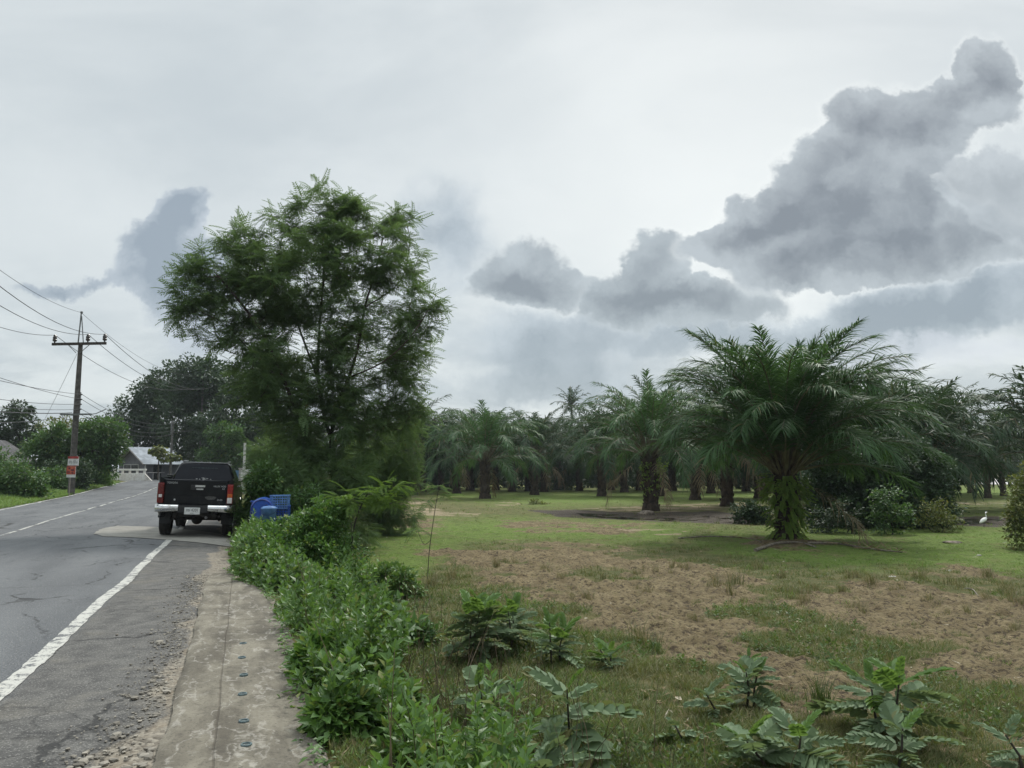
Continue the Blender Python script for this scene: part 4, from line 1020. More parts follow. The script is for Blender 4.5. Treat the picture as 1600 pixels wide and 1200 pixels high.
def build_sign():
    p = foot(109.5, 50); t = empty('roadside_sign', p, -.05, 'two small red and white boards on a thin post before the near utility pole', 'sign')
    z = lambda py: at(110, py, 50).z - p.z
    m = 50 / F_PX
    postm = simple('post_timber', (.22, .19, .17), .8)
    g = Geo(); g.box(-.03, .03, 0.01, .05, -.2, z(716)); g.build('post', postm, t)
    redm = simple('sign_red', (.38, .035, .035), .55, var=.3, scale=6); wh = simple('sign_white', (.62, .63, .64), .55, var=.12, scale=6); org = simple('sign_orange', (.46, .10, .045), .55, var=.5, scale=4, c2=(.30, .035, .03)); inkm = simple('sign_ink', (.02, .025, .05), .6)
    x0, x1 = -.19, .52
    g = Geo(); g.box(x0, x1, -.02, .01, z(728), z(713)); b1 = g.build('upper_board', wh, t)
    g = Geo(); g.box(x0, x1, -.026, -.0205, z(716.8), z(713)); g.build('red_band', redm, b1); g = Geo(); g.box(x0, x1, -.026, -.0205, z(728), z(727.2)); g.build('red_trim', redm, b1)
    g = Geo(); g.join(text_geo('ขาย ที่ดิน', .26, Matrix.Translation(((x0 + x1) / 2, -.024, (z(717) + z(727)) / 2)) @ Matrix.Rotation(PI / 2, 4, 'X') @ Matrix.Diagonal((.62, 1, 1, 1)))); g.build('lettering', inkm, b1)
    x0, x1 = -.23, .36
    g = Geo(); g.box(x0, x1, -.02, .01, z(746), z(728.7)); b2 = g.build('lower_board', wh, t)
    g = Geo(); g.box(x0, x1, -.026, -.0205, z(741.4), z(728.7)); g.build('picture_panel', org, b2)
    g = Geo()
    for (a, b, c, d) in ((-.12, .02, 733, 730.5), (.05, .28, 736, 733), (-.18, .0, 738.5, 736.5), (.1, .22, 740, 737.8)): g.box(a, b, -.030, -.0265, z(c), z(d))
    g.build('picture_marks', simple('sign_dark_red', (.12, .02, .03), .6), b2)
    g = Geo(); g.join(text_geo('08 1234', .12, Matrix.Translation(((x0 + x1) / 2, -.024, (z(741.4) + z(746)) / 2)) @ Matrix.Rotation(PI / 2, 4, 'X'))) if False else None
build_sign()

def house(name, loc, rz, w, l, hw, hr, roofm, wallm, label, over=.6, open_front=True):
    t = empty(name, loc, rz, label, 'house')
    g = Geo(); g.box(-w / 2, w / 2, -l / 2, l / 2, -.5, hw)
    g.prism([(-w / 2, hw), (w / 2, hw), (0, hr - .1)], 'y', -l / 2, l / 2); g.build('wall', wallm, t)
    # corrugated roof sheets
    g = Geo(); n = 80
    for sx in (-1, 1):
        ys = np.linspace(-l / 2 - over, l / 2 + over, n * 2 + 1); zz = np.where(np.arange(n * 2 + 1) % 2, .035, 0)
        ex = w / 2 + over; ez = hr - (hr - hw) * ex / (w / 2) + .04
        V = np.concatenate([np.stack([np.zeros_like(ys), ys, hr + .04 + zz], -1), np.stack([np.full_like(ys, sx * ex), ys, ez + zz], -1)])
        i = np.arange(n * 2); f = np.stack([i, i + 1, i + 2 * n + 2, i + 2 * n + 1], -1)
        g.add(V, f if sx < 0 else f[:, ::-1]); V2 = V.copy(); V2[:, 2] -= .05; g.add(V2, f)
    rf = g.build('roof', roofm, t)
    fm = simple('fascia_timber', (.20, .18, .17), .7)
    for sx in (-1, 1):
        g = Geo(); ex = w / 2 + over; ez = hr - (hr - hw) * ex / (w / 2)
        for y in (-l / 2 - over - .03, l / 2 + over + .03):
            g = Geo(); g.tube([(0, y, hr - .02), (sx * ex, y, ez - .02)], .08, 4); g.build('fascia', fm, rf)
    dark = simple('window_dark', (.02, .022, .025), .3); fr_ = simple('window_frame_pale', (.45, .45, .45), .6)
    return t, dark, fr_
def build_buildings():
    roof = simple('zinc_roof', (.50, .52, .55), .45, .3, var=.2, scale=1.2); wall = simple('grey_render', (.155, .155, .175), .9, var=.12, scale=2)
    p = foot(231, 86)
    t, dark, fr_ = house('house', (p.x, p.y, p.z - .3), -.62, 5.6, 3.6, 2.2, 3.75, roof, wall, 'grey rendered house with a pale zinc roof behind the white parapet')
    g = Geo(); g.box(-1.6, 1.4, -1.86, -1.78, .8, 1.85); w = g.build('window', dark, t); g = Geo()
    for x in (-1.65, -.15, 1.37): g.box(x, x + .1, -1.92, -1.85, .75, 1.9)
    g.box(-1.55, 1.37, -1.91, -1.85, 1.85, 1.93); g.build('frame', fr_, w)
    g = Geo(); g.box(2.78, 2.86, -1.0, -.1, 0, 1.9); g.build('door', dark, t)
    g = Geo(); g.box(3.2, 3.3, -2.2, -2.1, -.2, 1.95); g.box(3.2, 3.3, 1.9, 2.0, -.2, 1.95); g.build('porch_post', fr_, t)
    roof2 = simple('old_tile_roof', (.12, .115, .12), .8, var=.3, scale=2); wall2 = simple('weathered_render', (.22, .21, .20), .9, var=.2, scale=2)
    p = foot(-20, 66)
    t, dark, fr_ = house('house', (p.x, p.y, p.z - .3), .25, 5.0, 6.0, 2.0, 3.7, roof2, wall2, 'low house with a dark tiled roof at the left frame edge behind shrubs')
    g = Geo(); g.box(2.5, 2.56, -2, -.8, .9, 1.8); w = g.build('window', dark, t); g = Geo(); g.box(2.53, 2.6, -2.1, -2.0, .85, 1.85); g.box(2.53, 2.6, -.8, -.7, .85, 1.85); g.build('frame', fr_, w)
    # white parapet
    Y = 78; a = foot(178, Y); b = foot(226, Y); L = (b - a).length; z0 = at(200, 752.5, Y).z; z1 = at(200, 732.5, Y).z; h = z1 - z0
    wm = simple('white_limewash', (.82, .81, .79), .85, var=.12, scale=4, c2=(.68, .65, .61)); dk = simple('stained_limewash', (.68, .65, .6), .9, var=.25, scale=3)
    t = empty('bridge_parapet', (a.x, a.y, z0), math.atan2(b.y - a.y, b.x - a.x), 'white concrete bridge parapet with slots under its cap beside the far road', 'parapet')
    g = Geo(); g.box(0, L, 0, .22, -.3, h * .66, bev=.03)
    for k in range(14): x = .1 + k * (L - .4) / 13; g.box(x, x + .12, -.04, -.003, .05, h * .62, bev=.01)
    g.build('lower_panel', wm, t)
    g = Geo()
    for x in np.linspace(0, L - .18, 5): g = Geo(); g.box(x, x + .18, .03, .19, h * .66, h * .86); g.build('baluster', wm, t)
    g = Geo(); g.box(-.08, L + .08, -.03, .25, h * .86, h * 1.0, bev=.02); g.build('cap_rail', wm, t)
    g = Geo(); g.prism([(L, -.3), (L + .75, -.3), (L + .75, .05), (L, h * .62)], 'y', .02, .2); g.box(-.55, -.09, -.05, .28, -.3, h * .62, bev=.03); g.build('end_block', dk, t)
    # rail beyond
    a = foot(229, 80); b = foot(275, 88); t = empty('guard_rail', (a.x, a.y, a.z), math.atan2(b.y - a.y, b.x - a.x), 'pale metal railing between the white parapet and the pickup', 'railing')
    L = (b - a).length; hr_ = at(240, 738.5, 80).z - a.z
    rm = simple('rail_paint', (.36, .35, .35), .6)
    g = Geo(); g.tube([(0, 0, hr_), (L, 0, hr_)], .05, 6); g.build('top_rail', rm, t)
    for x in np.linspace(.1, L, 6): g = Geo(); g.tube([(x, 0, -.3), (x, 0, hr_)], .045, 6); g.build('post', rm, t)
    # gate with pillars far behind the truck
    bm_ = simple('blue_gate_paint', (.10, .22, .36), .5, var=.2, scale=2); pm = simple('gate_pillar', (.35, .34, .32), .85)
    p = foot(369, 66); t = empty('gate', (p.x, p.y, p.z), 0, 'pale blue sheet metal gate with a grey pillar seen past the truck mirror', 'gate')
    zt = at(369, 735, 66).z - p.z
    g = Geo(); g.box(-.45, .22, 0, .05, .1, zt)
    for x in np.linspace(-.42, .15, 6): g.box(x, x + .04, -.02, -.002, .12, zt - .05)
    g.build('gate_panel', bm_, t)
    g = Geo(); g.box(.26, .52, -.1, .18, -.2, zt + .1); g.box(.22, .56, -.14, .22, zt + .1, zt + .2, bev=.02); g.build('pillar', pm, t)
build_buildings()
# ------------------------------------------------------------------ growing things
L_FEATH = leaf_mat('feathery_leaf', (0.060, 0.112, 0.046), (0.105, 0.175, 0.072), (0.10, 0.09, 0.03), 0.03, trans=0.45, rough=0.6)
L_FEATH_Y = leaf_mat('young_feathery_leaf', (0.075, 0.150, 0.030), (0.12, 0.205, 0.045), trans=0.38, rough=0.6)
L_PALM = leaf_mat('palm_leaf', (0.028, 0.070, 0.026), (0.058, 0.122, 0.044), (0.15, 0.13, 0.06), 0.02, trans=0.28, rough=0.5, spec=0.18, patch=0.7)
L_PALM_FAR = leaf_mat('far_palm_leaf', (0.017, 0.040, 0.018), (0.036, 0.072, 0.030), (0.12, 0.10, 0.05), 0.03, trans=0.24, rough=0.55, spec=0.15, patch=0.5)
L_DRY = leaf_mat('dry_palm_leaf', (0.13, 0.10, 0.055), (0.19, 0.15, 0.085), trans=0.1, rough=0.8)
L_DARK = leaf_mat('dark_tree_leaf', (0.018, 0.042, 0.018), (0.038, 0.076, 0.028), (0.06, 0.09, 0.02), 0.05, trans=0.18, rough=0.55, patch=0.35)
L_MID = leaf_mat('bush_leaf', (0.038, 0.090, 0.026), (0.075, 0.150, 0.042), (0.12, 0.16, 0.03), 0.06, trans=0.28, rough=0.45, patch=0.5)
L_VINE = leaf_mat('hedge_vine_leaf', (0.045, 0.110, 0.026), (0.095, 0.195, 0.042), (0.20, 0.25, 0.04), 0.07, trans=0.34, rough=0.42, patch=1.1, spec=0.45)
L_WEED = leaf_mat('weed_leaf', (0.050, 0.110, 0.030), (0.100, 0.190, 0.045), (0.17, 0.20, 0.05), 0.08, trans=0.34, rough=0.45, patch=1.6, spec=0.4)
L_GREY = leaf_mat('broad_grey_leaf', (0.098, 0.150, 0.082), (0.150, 0.210, 0.115), (0.15, 0.15, 0.06), 0.05, trans=0.28, rough=0.62, patch=5.0, spec=0.2)
L_GREYY = leaf_mat('broad_young_leaf', (0.080, 0.150, 0.040), (0.12, 0.21, 0.055), trans=0.38, rough=0.42, patch=3.0)
L_GRASS = leaf_mat('grass_blade', (0.070, 0.105, 0.032), (0.120, 0.160, 0.050), (0.26, 0.21, 0.11), 0.20, trans=0.30, rough=0.6, patch=0.6, cpatch=(0.16, 0.15, 0.065))
L_LUSH = leaf_mat('lush_grass_blade', (0.090, 0.165, 0.030), (0.145, 0.240, 0.048), (0.20, 0.19, 0.07), 0.08, trans=0.32, rough=0.6, patch=0.6)
L_YELLOW = leaf_mat('yellow_green_leaf', (0.085, 0.115, 0.030), (0.13, 0.16, 0.04), (0.2, 0.18, 0.05), 0.1, trans=0.3, rough=0.5, patch=0.5)
BARK = bark_mat('grey_brown_bark', (0.10, 0.085, 0.07), (0.045, 0.036, 0.03))
BARK_D = bark_mat('dark_bark', (0.05, 0.042, 0.035), (0.022, 0.018, 0.016))
PTRUNK = bark_mat('oil_palm_bark', (0.085, 0.062, 0.045), (0.030, 0.022, 0.017), 5, 0.6)
PETI = simple('frond_stalk', (0.15, 0.135, 0.075), 0.55, var=0.3, scale=3, c2=(0.085, 0.06, 0.038))
STEM = simple('weed_stem', (0.045, 0.036, 0.024), 0.7, var=0.3, scale=20)

# leaf templates: local Y along the leaf, Z its upper side
TV_LEAF = np.array([(0, 0, 0), (-.5, .38, .10), (0, .45, -.02), (.5, .38, .10), (0, 1, -.10)]) ; TF_LEAF = [np.array([(0, 2, 1), (0, 3, 2), (1, 2, 4), (2, 3, 4)])]
TV_Q = np.array([(0, 0, 0), (-.5, .45, .05), (0, 1, -.05), (.5, .45, .05)]); TF_Q = [np.array([(0, 3, 2, 1)])]
def feather(pairs=7, pl=0.30, pw=0.075, droop=0.25, ang=58):
    V = []; F = []
    def quad(a, d, w, ln, dz):
        n = np.cross(d, (0, 0, 1.0)); n /= np.linalg.norm(n) + 1e-9; k = len(V)
        m = a + d * ln * .5; V.extend([a, m - n * w / 2, a + d * ln + np.array([0, 0, -dz]), m + n * w / 2]); F.append((k, k + 3, k + 2, k + 1))
    def rp(u): return np.array([0, u, -droop * u * u])
    for i in range(pairs):
        u = .12 + .86 * i / (pairs - 1); a = R(ang * (1 - .35 * u)); l = pl * (1 - .35 * abs(u - .45))
        for s in (-1, 1): quad(rp(u), np.array([s * math.sin(a), math.cos(a), -.10]), pw, l, .05)
    k = len(V); V.extend([rp(0) + (-.008, 0, 0), rp(0) + (.008, 0, 0), rp(.5) + (.006, 0, 0), rp(.5) + (-.006, 0, 0), rp(1)]); F.append((k, k + 1, k + 2, k + 3))
    return np.array(V), [np.array(F)]
TV_F, TF_F = feather()
TV_FF, TF_FF = feather(11, 0.34, 0.05, 0.3)
def oval(w, n=5):
    """folded oval leaflet along +Y, unit length"""
    ys = np.linspace(0, 1, n); ws = np.sin(np.pi * np.clip(ys * .94 + .05, 0, 1)) ** .6 * w / 2; ws[0] = w * .12; ws[-1] = w * .1
    V = []; 
    for y, q in zip(ys, ws): V += [(-q, y, .16 * q / w * w * 2), (0, y, -.03 * y), (q, y, .16 * q / w * w * 2)]
    F = []
    for i in range(n - 1):
        k = i * 3; F += [(k, k + 1, k + 4, k + 3), (k + 1, k + 2, k + 5, k + 4)]
    return np.array(V), np.array(F)
def pinnate(pairs=7, ll=0.30, lw=0.15, droop=0.30, term=True):
    V = []; F = []; ov, of = oval(lw / ll)
    def rp(u): return np.array([0, u, .12 * u - droop * u * u])
    for i in range(pairs):
        u = .16 + .8 * i / (pairs - 1)
        for s in (-1, 1):
            a = R(62 - 30 * u); l = ll * (1 - .30 * abs(u - .55)); r1 = Matrix.Rotation(-s * a, 3, 'Z') @ Matrix.Rotation(R(-9 - 8 * (i % 2)), 3, 'X') @ Matrix.Rotation(s * R(9), 3, 'Y')
            v = (ov * l) @ np.array(r1).T + rp(u); F += [tuple(q + len(V) for q in f) for f in of]; V += list(v)
    if term:
        v = (ov * ll * .9) @ np.array(Matrix.Rotation(R(-20), 3, 'X')).T + rp(.97); F += [tuple(q + len(V) for q in f) for f in of]; V += list(v)
    k = len(V); us = np.linspace(0, 1, 6)
    for u in us: V += [rp(u) + (-.012, 0, -.01), rp(u) + (.012, 0, -.01)]
    for i in range(5): F.append((k + 2 * i, k + 2 * i + 1, k + 2 * i + 3, k + 2 * i + 2))
    return np.array(V), [np.array(F)]
TV_P, TF_P = pinnate(8, 0.34, 0.20, 0.34)
TV_P2, TF_P2 = pinnate(6, 0.42, 0.30, 0.42)

class Limbs:
    """branching skeleton grown towards given points; radii from the load each piece carries"""
    def __init__(s): s.p = []; s.par = []; s.br = []
    def limb(s, pts, start=None):
        ids = []
        prev = start
        for i, q in enumerate(pts):
            s.p.append(np.array(q, float)); s.par.append(-1 if prev is None else prev); prev = len(s.p) - 1; ids.append(prev)
        s.br.append(([start] if start is not None else []) + ids); return ids
    def smooth_limb(s, pts, start=None, sub=4):
        P = [np.array(p, float) for p in pts]
        if start is not None: P = [s.p[start]] + P
        out = []
        for i in range(len(P) - 1):
            p0 = P[max(i - 1, 0)]; p1 = P[i]; p2 = P[i + 1]; p3 = P[min(i + 2, len(P) - 1)]
            for k in range(sub):
                u = k / sub
                if start is not None and i == 0 and k == 0: continue
                out.append(.5 * ((2 * p1) + (-p0 + p2) * u + (2 * p0 - 5 * p1 + 4 * p2 - p3) * u * u + (-p0 + 3 * p1 - 3 * p2 + p3) * u ** 3))
        out.append(P[-1]); return s.limb(out, start)
    def grow(s, targets, up=0.35, jit=0.06):
        T_ = np.asarray(targets, float); base = np.array(s.p)
        d0 = np.array([np.min(np.linalg.norm(base - t, axis=1)) for t in T_]); tips = []
        for i in np.argsort(d0):
            t = T_[i]; P = np.array(s.p); v = t - P; d = np.linalg.norm(v, axis=1)
            cost = d + np.where(v[:, 2] < -0.1 * d, d * .7, 0); cost[:1] += 5
            k = int(np.argmin(cost)); a = P[k]; L = d[k]; n = 4 if L > .8 else 3
            mid = rng.normal(size=3) * jit * L; mid[2] += -up * .3 * L
            pts = [a + (t - a) * u + mid * 4 * u * (1 - u) * .6 for u in np.linspace(0, 1, n + 1)[1:]]
            ids = s.limb(pts, k); tips.append((ids[-1], t, (pts[-1] - pts[-2]) if len(pts) > 1 else t - a, a))
        return tips
    def build(s, g, r_tip=0.008, power=2.3, rmax=None, n=6, flare=1.0):
        N = len(s.p); load = np.zeros(N); has = np.zeros(N, bool)
        for i in range(N):
            if s.par[i] >= 0: has[s.par[i]] = True
        load[~has] = r_tip ** power
        for i in range(N - 1, -1, -1):
            if s.par[i] >= 0: load[s.par[i]] += load[i]
        r = load ** (1 / power)
        if rmax: r = np.minimum(r, rmax)
        for b in s.br:
            pts = [s.p[i] for i in b]; rr = [r[i] for i in b]
            if s.par[b[0]] >= 0 or b[0] != 0:
                if len(rr) > 1: rr[0] = min(rr[0], rr[1] * 1.25)
            if len(pts) > 1: g.tube(pts, rr, 8 if max(rr) > .05 else 4 if max(rr) < .012 else 5, cap=False)
        return r

def sample_blobs(blobs, n, shell=0.35, rough=0.35, seed=0):
    B = np.array(blobs, float); w = np.prod(B[:, 3:6], axis=1) ** .75; k = rng.choice(len(B), n, p=w / w.sum())
    d = rdir(n); r = (shell + (1 - shell) * rng.random(n)) ** .6
    lump = 1 + rough * (fbm(d[:, 0] * 2.2 + k * 3.7, d[:, 1] * 2.2 + d[:, 2] * 1.9, 77 + seed, 3) - .5) * 2
    return B[k, :3] + d * (r * lump)[:, None] * B[k, 3:6], d
def leaf_mass(g, blobs, nclump, per, crad, size, tv=TV_Q, tf=TF_Q, droop=-0.15, shell=0.3, rough=0.35, width=None, floor=None, flat=0.0, squash=.75):
    C, D = sample_blobs(blobs, nclump, shell, rough)
    n = nclump * per; c = np.repeat(C, per, 0); D = np.repeat(D, per, 0)
    d = rdir(n); rr = rng.random(n) ** .45 * np.repeat(rng.uniform(.6, 1.3, nclump), per)
    P = c + d * rr[:, None] * crad * np.array([1, 1, squash])
    f = d * .8 + D * .5 + rng.normal(size=(n, 3)) * .45; f[:, 2] += droop; nr = rdir(n) * .55 + d * .4; nr[:, 2] += .8 + flat
    sz = size * rng.uniform(.6, 1.35, n)
    if floor is not None:
        ok = P[:, 2] > floor + .02; P, f, nr, sz = P[ok], f[ok], nr[ok], sz[ok]
    g.scatter(tv, tf, P, frames(f, nr), sz); return C
def blob_px(L, Y, dr=1.0):
    """(px, py, rx, ry[, dY]) in photo pixels to ellipsoids at depth Y"""
    out = []
    for b in L:
        px, py, rx, ry = b[:4]; y = Y + (b[4] if len(b) > 4 else 0); p = at(px, py, y); k = y / F_PX
        out.append((p.x, p.y, p.z, rx * k, min(rx, ry * 1.3) * k * dr, ry * k))
    return out
def plant_root(name, px, Y, label, cat, group=None):
    p = foot(px, Y); return empty(name, p, 0, label, cat, group), np.array(p)
def local(blobs, o): return [(b[0] - o[0], b[1] - o[1], b[2] - o[2], *b[3:]) for b in blobs]

# ---- the big feathery tree beside the road
def build_big_tree():
    Y = 23.0
    t, o = plant_root('feathery_tree', 520, Y, 'tall multi stemmed tree with feathery leaves standing beyond the blue crates by the road', 'tree')
    def P(px, py, dy=0): q = at(px, py, Y + dy); return np.array(q) - o
    L = Limbs(); o2 = np.array([0, 0, -.3])
    A = L.smooth_limb([o2, P(522, 740), P(518, 690), P(524, 640, -.2), P(545, 590, -.3), P(560, 540, -.3), P(570, 480, -.2), P(588, 420, 0), P(598, 372, .2)])
    B = L.smooth_limb([P(505, 640, .3), P(497, 580, .5), P(500, 500, .6), P(506, 420, .4), P(500, 335, .3)], A[8])
    C = L.smooth_limb([P(488, 700, .1), P(462, 640, -.3), P(438, 580, -.6), P(410, 520, -.9), P(372, 468, -1.0), P(335, 425, -1.0)], A[4])
    D = L.smooth_limb([P(598, 566, -.9), P(640, 528, -1.2), P(672, 480, -1.2)], A[16])
    E = L.smooth_limb([P(400, 566, .6), P(345, 545, 1.0)], C[10])
    G = L.smooth_limb([P(575, 672, .9), P(625, 640, 1.3), P(645, 600, 1.4)], A[9])
    Hh = L.smooth_limb([P(455, 480, .9), P(430, 420, 1.3), P(420, 372, 1.4)], B[6])
    I = L.smooth_limb([P(625, 440, .9), P(640, 380, 1.2), P(632, 338, 1.2)], A[24])
    J = L.smooth_limb([P(545, 500, 1.5), P(560, 420, 1.9), P(545, 340, 1.8)], B[5])
    blobs = local(blob_px([(500, 325, 62, 42), (535, 345, 55, 40), (432, 372, 62, 48), (345, 415, 55, 55, -.6), (300, 440, 34, 42, -.8), (322, 490, 52, 48, -.5), (375, 470, 85, 80), (480, 430, 115, 95), (570, 400, 70, 60), (628, 352, 33, 36, .8),
                           (636, 430, 58, 48), (660, 475, 38, 34, -.8), (640, 505, 66, 34, -.9), (585, 540, 95, 70), (470, 550, 110, 80), (395, 560, 50, 50, .3), (635, 570, 46, 40, .8),
                           (575, 625, 78, 50, .3), (455, 635, 76, 54), (625, 645, 44, 36, .8), (480, 695, 66, 40), (560, 695, 56, 36, .3), (525, 660, 60, 40, -.8), (430, 600, 50, 40, -.6)], Y, 1.0), o)
    T1, _ = sample_blobs(blobs, 600, .3, .5); T1 = T1[T1[:, 2] > .9]
    tips = L.grow(T1, .3, .1)
    g = Geo(); L.build(g, .0075, 2.25, .22); g.build('trunk', BARK, t, smooth=True)
    pos = []; fw = []
    for (i, q, d, a) in tips:
        ln = np.linalg.norm(q - a); m = int(21 + 6 * min(ln, 1.5))
        d = d / (np.linalg.norm(d) + 1e-9)
        for k in range(m):
            u = 1 - .7 * rng.random() ** 2.6; p = a + (q - a) * u + rng.normal(size=3) * .09
            f = d * .55 + rng.normal(size=3) * .8; f[2] = f[2] * .55 - .05
            pos.append(p); fw.append(f)
    pos = np.array(pos); fw = np.array(fw); n = len(pos); nr = rdir(n) * .5; nr[:, 2] += 1
    g = Geo(); g.scatter(TV_F, TF_F, pos, frames(fw, nr), rng.uniform(.30, .52, n)); g.build('crown', L_FEATH, t)
build_big_tree()

# ---- oil palms
def palm_frond(gl, gs, base, az, el, L, droop, n_side, lw, ll, seg=2, twist=0.0, stalk=0.2, rs=0.035, kdroop=1.0):
    N = 26; u = np.linspace(0, 1, N); e = el - droop * u ** 1.7
    side_bend = az + twist * u ** 2
    dx = np.cos(e) * np.sin(side_bend); dy = np.cos(e) * np.cos(side_bend); dz = np.sin(e)
    T_ = np.stack([dx, dy, dz], 1); P = np.concatenate([[[0, 0, 0]], np.cumsum((T_[:-1] + T_[1:]) / 2 * (L / (N - 1)), 0)]) + base
    gs.tube(P[::2] if N % 2 else np.concatenate([P[::2], P[-1:]]), np.interp(np.linspace(0, 1, len(P[::2]) + (0 if N % 2 else 1)), [0, .15, 1], [rs * 1.5, rs, rs * .18]), 5)
    us = np.linspace(stalk, .995, n_side); us = np.repeat(us, 2) + rng.normal(size=2 * n_side) * .004; us = np.clip(us, 0, 1); s = np.tile([-1, 1], n_side)
    p = np.stack([np.interp(us, u, P[:, k]) for k in range(3)], 1); t = np.stack([np.interp(us, u, T_[:, k]) for k in range(3)], 1); t /= np.linalg.norm(t, axis=1)[:, None]
    S = np.cross(t, [0, 0, 1.0]); bad = np.linalg.norm(S, axis=1) < .15; S[bad] = np.array([math.cos(az), -math.sin(az), 0]); S /= np.linalg.norm(S, axis=1)[:, None]
    U = np.cross(S, t)
    phi = np.radians(68 - 38 * us) + rng.normal(size=len(us)) * .10; rho = rng.choice([-.1, .3, .65], len(us)) + rng.normal(size=len(us)) * .12
    d = t * np.cos(phi)[:, None] + (S * s[:, None] * np.cos(rho)[:, None] + U * np.sin(rho)[:, None]) * np.sin(phi)[:, None]
    rel = (us - stalk) / (1 - stalk); l = ll * (0.45 + .75 * np.sin(np.pi * np.clip(rel * .78 + .14, 0, 1)) ** .9) * (.75 + .3 * (1 - rel)) * rng.uniform(.8, 1.12, len(us)); 
    W = np.cross(d, U + rng.normal(size=d.shape) * .25); W /= np.linalg.norm(W, axis=1)[:, None] + 1e-9
    ks = np.linspace(0, 1, seg + 1); wd = np.interp(ks, [0, .35, 1], [.55, 1, .0]); rows = []
    dr = rng.uniform(.2, .62, len(us)) * kdroop
    for k_, w_ in zip(ks, wd):
        c = p + d * (l * k_)[:, None]; c[:, 2] -= dr * l * k_ ** 2.2
        if w_ > 0: rows += [c - W * lw * w_ / 2, c + W * lw * w_ / 2]
        else: rows += [c]
    V = np.stack(rows, 1); k = V.shape[1]; n = len(us); base_i = (np.arange(n) * k)[:, None]
    fq = []; 
    for i in range(seg - 1): fq.append(base_i + np.array([2 * i, 2 * i + 1, 2 * i + 3, 2 * i + 2]))
    gl.v.append(V.reshape(-1, 3))
    if fq: gl.f.append((np.concatenate(fq) + gl.n, 0))
    i = seg - 1; gl.f.append((base_i + np.array([2 * i, 2 * i + 1, 2 * i + 2]) + gl.n, 0)); gl.n += n * k
def palm_trunk(h, r0, r1, stubs=90, hero=False):
    g = Geo(); zs = np.linspace(-.2, h, 16); prof = [(np.interp(z, [-.2, .15, .5, h * .6, h], [r0 * 1.35, r0 * 1.15, r0 * .92, r0 * .9, r1]) * (1 + .07 * math.sin(z * 9)), z) for z in zs]
    g.lathe(prof + [(0, h + .1)], n=18)
    for k in range(stubs):
        z = .18 + (h - .1) * (k / stubs); a = k * 2.39996 + rng.normal() * .12; r = np.interp(z, [0, .5, h * .6, h], [r0, r0 * .9, r0 * .88, r1]) * .93
        ln = rng.uniform(.10, .24) * (1 + z / h * .7); el = R(rng.uniform(48, 74)); o_ = np.array([r * math.cos(a), r * math.sin(a), z]); d = np.array([math.cos(a) * math.cos(el), math.sin(a) * math.cos(el), math.sin(el)])
        g.tube([o_, o_ + d * ln * .6, o_ + d * ln], [.075, .06, .035], 5)
    if hero:
        for k in range(40):
            a = rng.random() * 6.28; g.tube([(r0 * math.cos(a), r0 * math.sin(a), .25), (r0 * 1.35 * math.cos(a), r0 * 1.35 * math.sin(a), .06), (r0 * 1.8 * math.cos(a), r0 * 1.8 * math.sin(a), -.08)], [.03, .025, .015], 4)
    return g
def palm(name, loc, label, cat, h, nf, L, n_side, lw, ll, mats, r0=.40, r1=.30, seg=2, seed=1, group=None, stubs=90, hero=False, low=-12, dead=3, specials=(), dome=False):
    global rng
    keep = rng; rng = np.random.default_rng(seed)
    t = empty(name, loc, 0, label, cat, group)
    palm_trunk(h, r0, r1, stubs, hero).build('trunk', PTRUNK, t)
    gl, gs, gd = Geo(), Geo(), Geo()
    for k in range(nf):
        q = (k + .5) / nf; az = k * 2.39996 + rng.normal() * .12; el = R(np.interp(q, [0, .25, .6, 1], [88, 76, 58, low]) + rng.normal() * 4)
        droop = R(np.interp(q, [0, .25, .7, 1], [48, 92, 108, 92]) + rng.normal() * 8)
        if dome: el = R(np.interp(q, [0, .2, .5, .8, 1], [88, 80, 69, 56, 45]) + rng.normal() * 4); droop = R(np.interp(q, [0, .2, .5, 1], [34, 66, 90, 98]) + rng.normal() * 8)
        Lk = L * np.interp(q, [0, .15, .6, 1], [.72, .95, 1.0, .85]) * rng.uniform(.92, 1.06) * (np.interp(q, [0, .5, 1], [1.04, 1, .84]) if dome else 1)
        b = np.array([math.sin(az) * r1 * .75, math.cos(az) * r1 * .75, h - .05 - q * .25])
        palm_frond(gl, gs, b, az, el, Lk, droop, n_side, lw, ll, seg, rng.normal() * .25, .24, .036)
    for (az, el, Lk, dr) in specials: palm_frond(gl, gs, np.array([math.sin(az) * r1, math.cos(az) * r1, h - .1]), az, R(el), Lk, R(dr), n_side, lw, ll, seg, 0, .2, .036)
    gl.build('crown', mats[0], t); gs.build('frond_stalks', PETI, t)
    if dead:
        g2 = Geo()
        for k in range(dead):
            az = rng.random() * 6.28; palm_frond(gd, g2, np.array([math.sin(az) * r1, math.cos(az) * r1, h - .35]), az, R(-25), L * .62, R(58), max(10, n_side // 2), lw * .8, ll * .7, seg, 0, .2, .03, 1.5)
        gd.build('dry_fronds', L_DRY, t)
    rng = keep
    return t
def gpd(px, py): return gp(px, py)
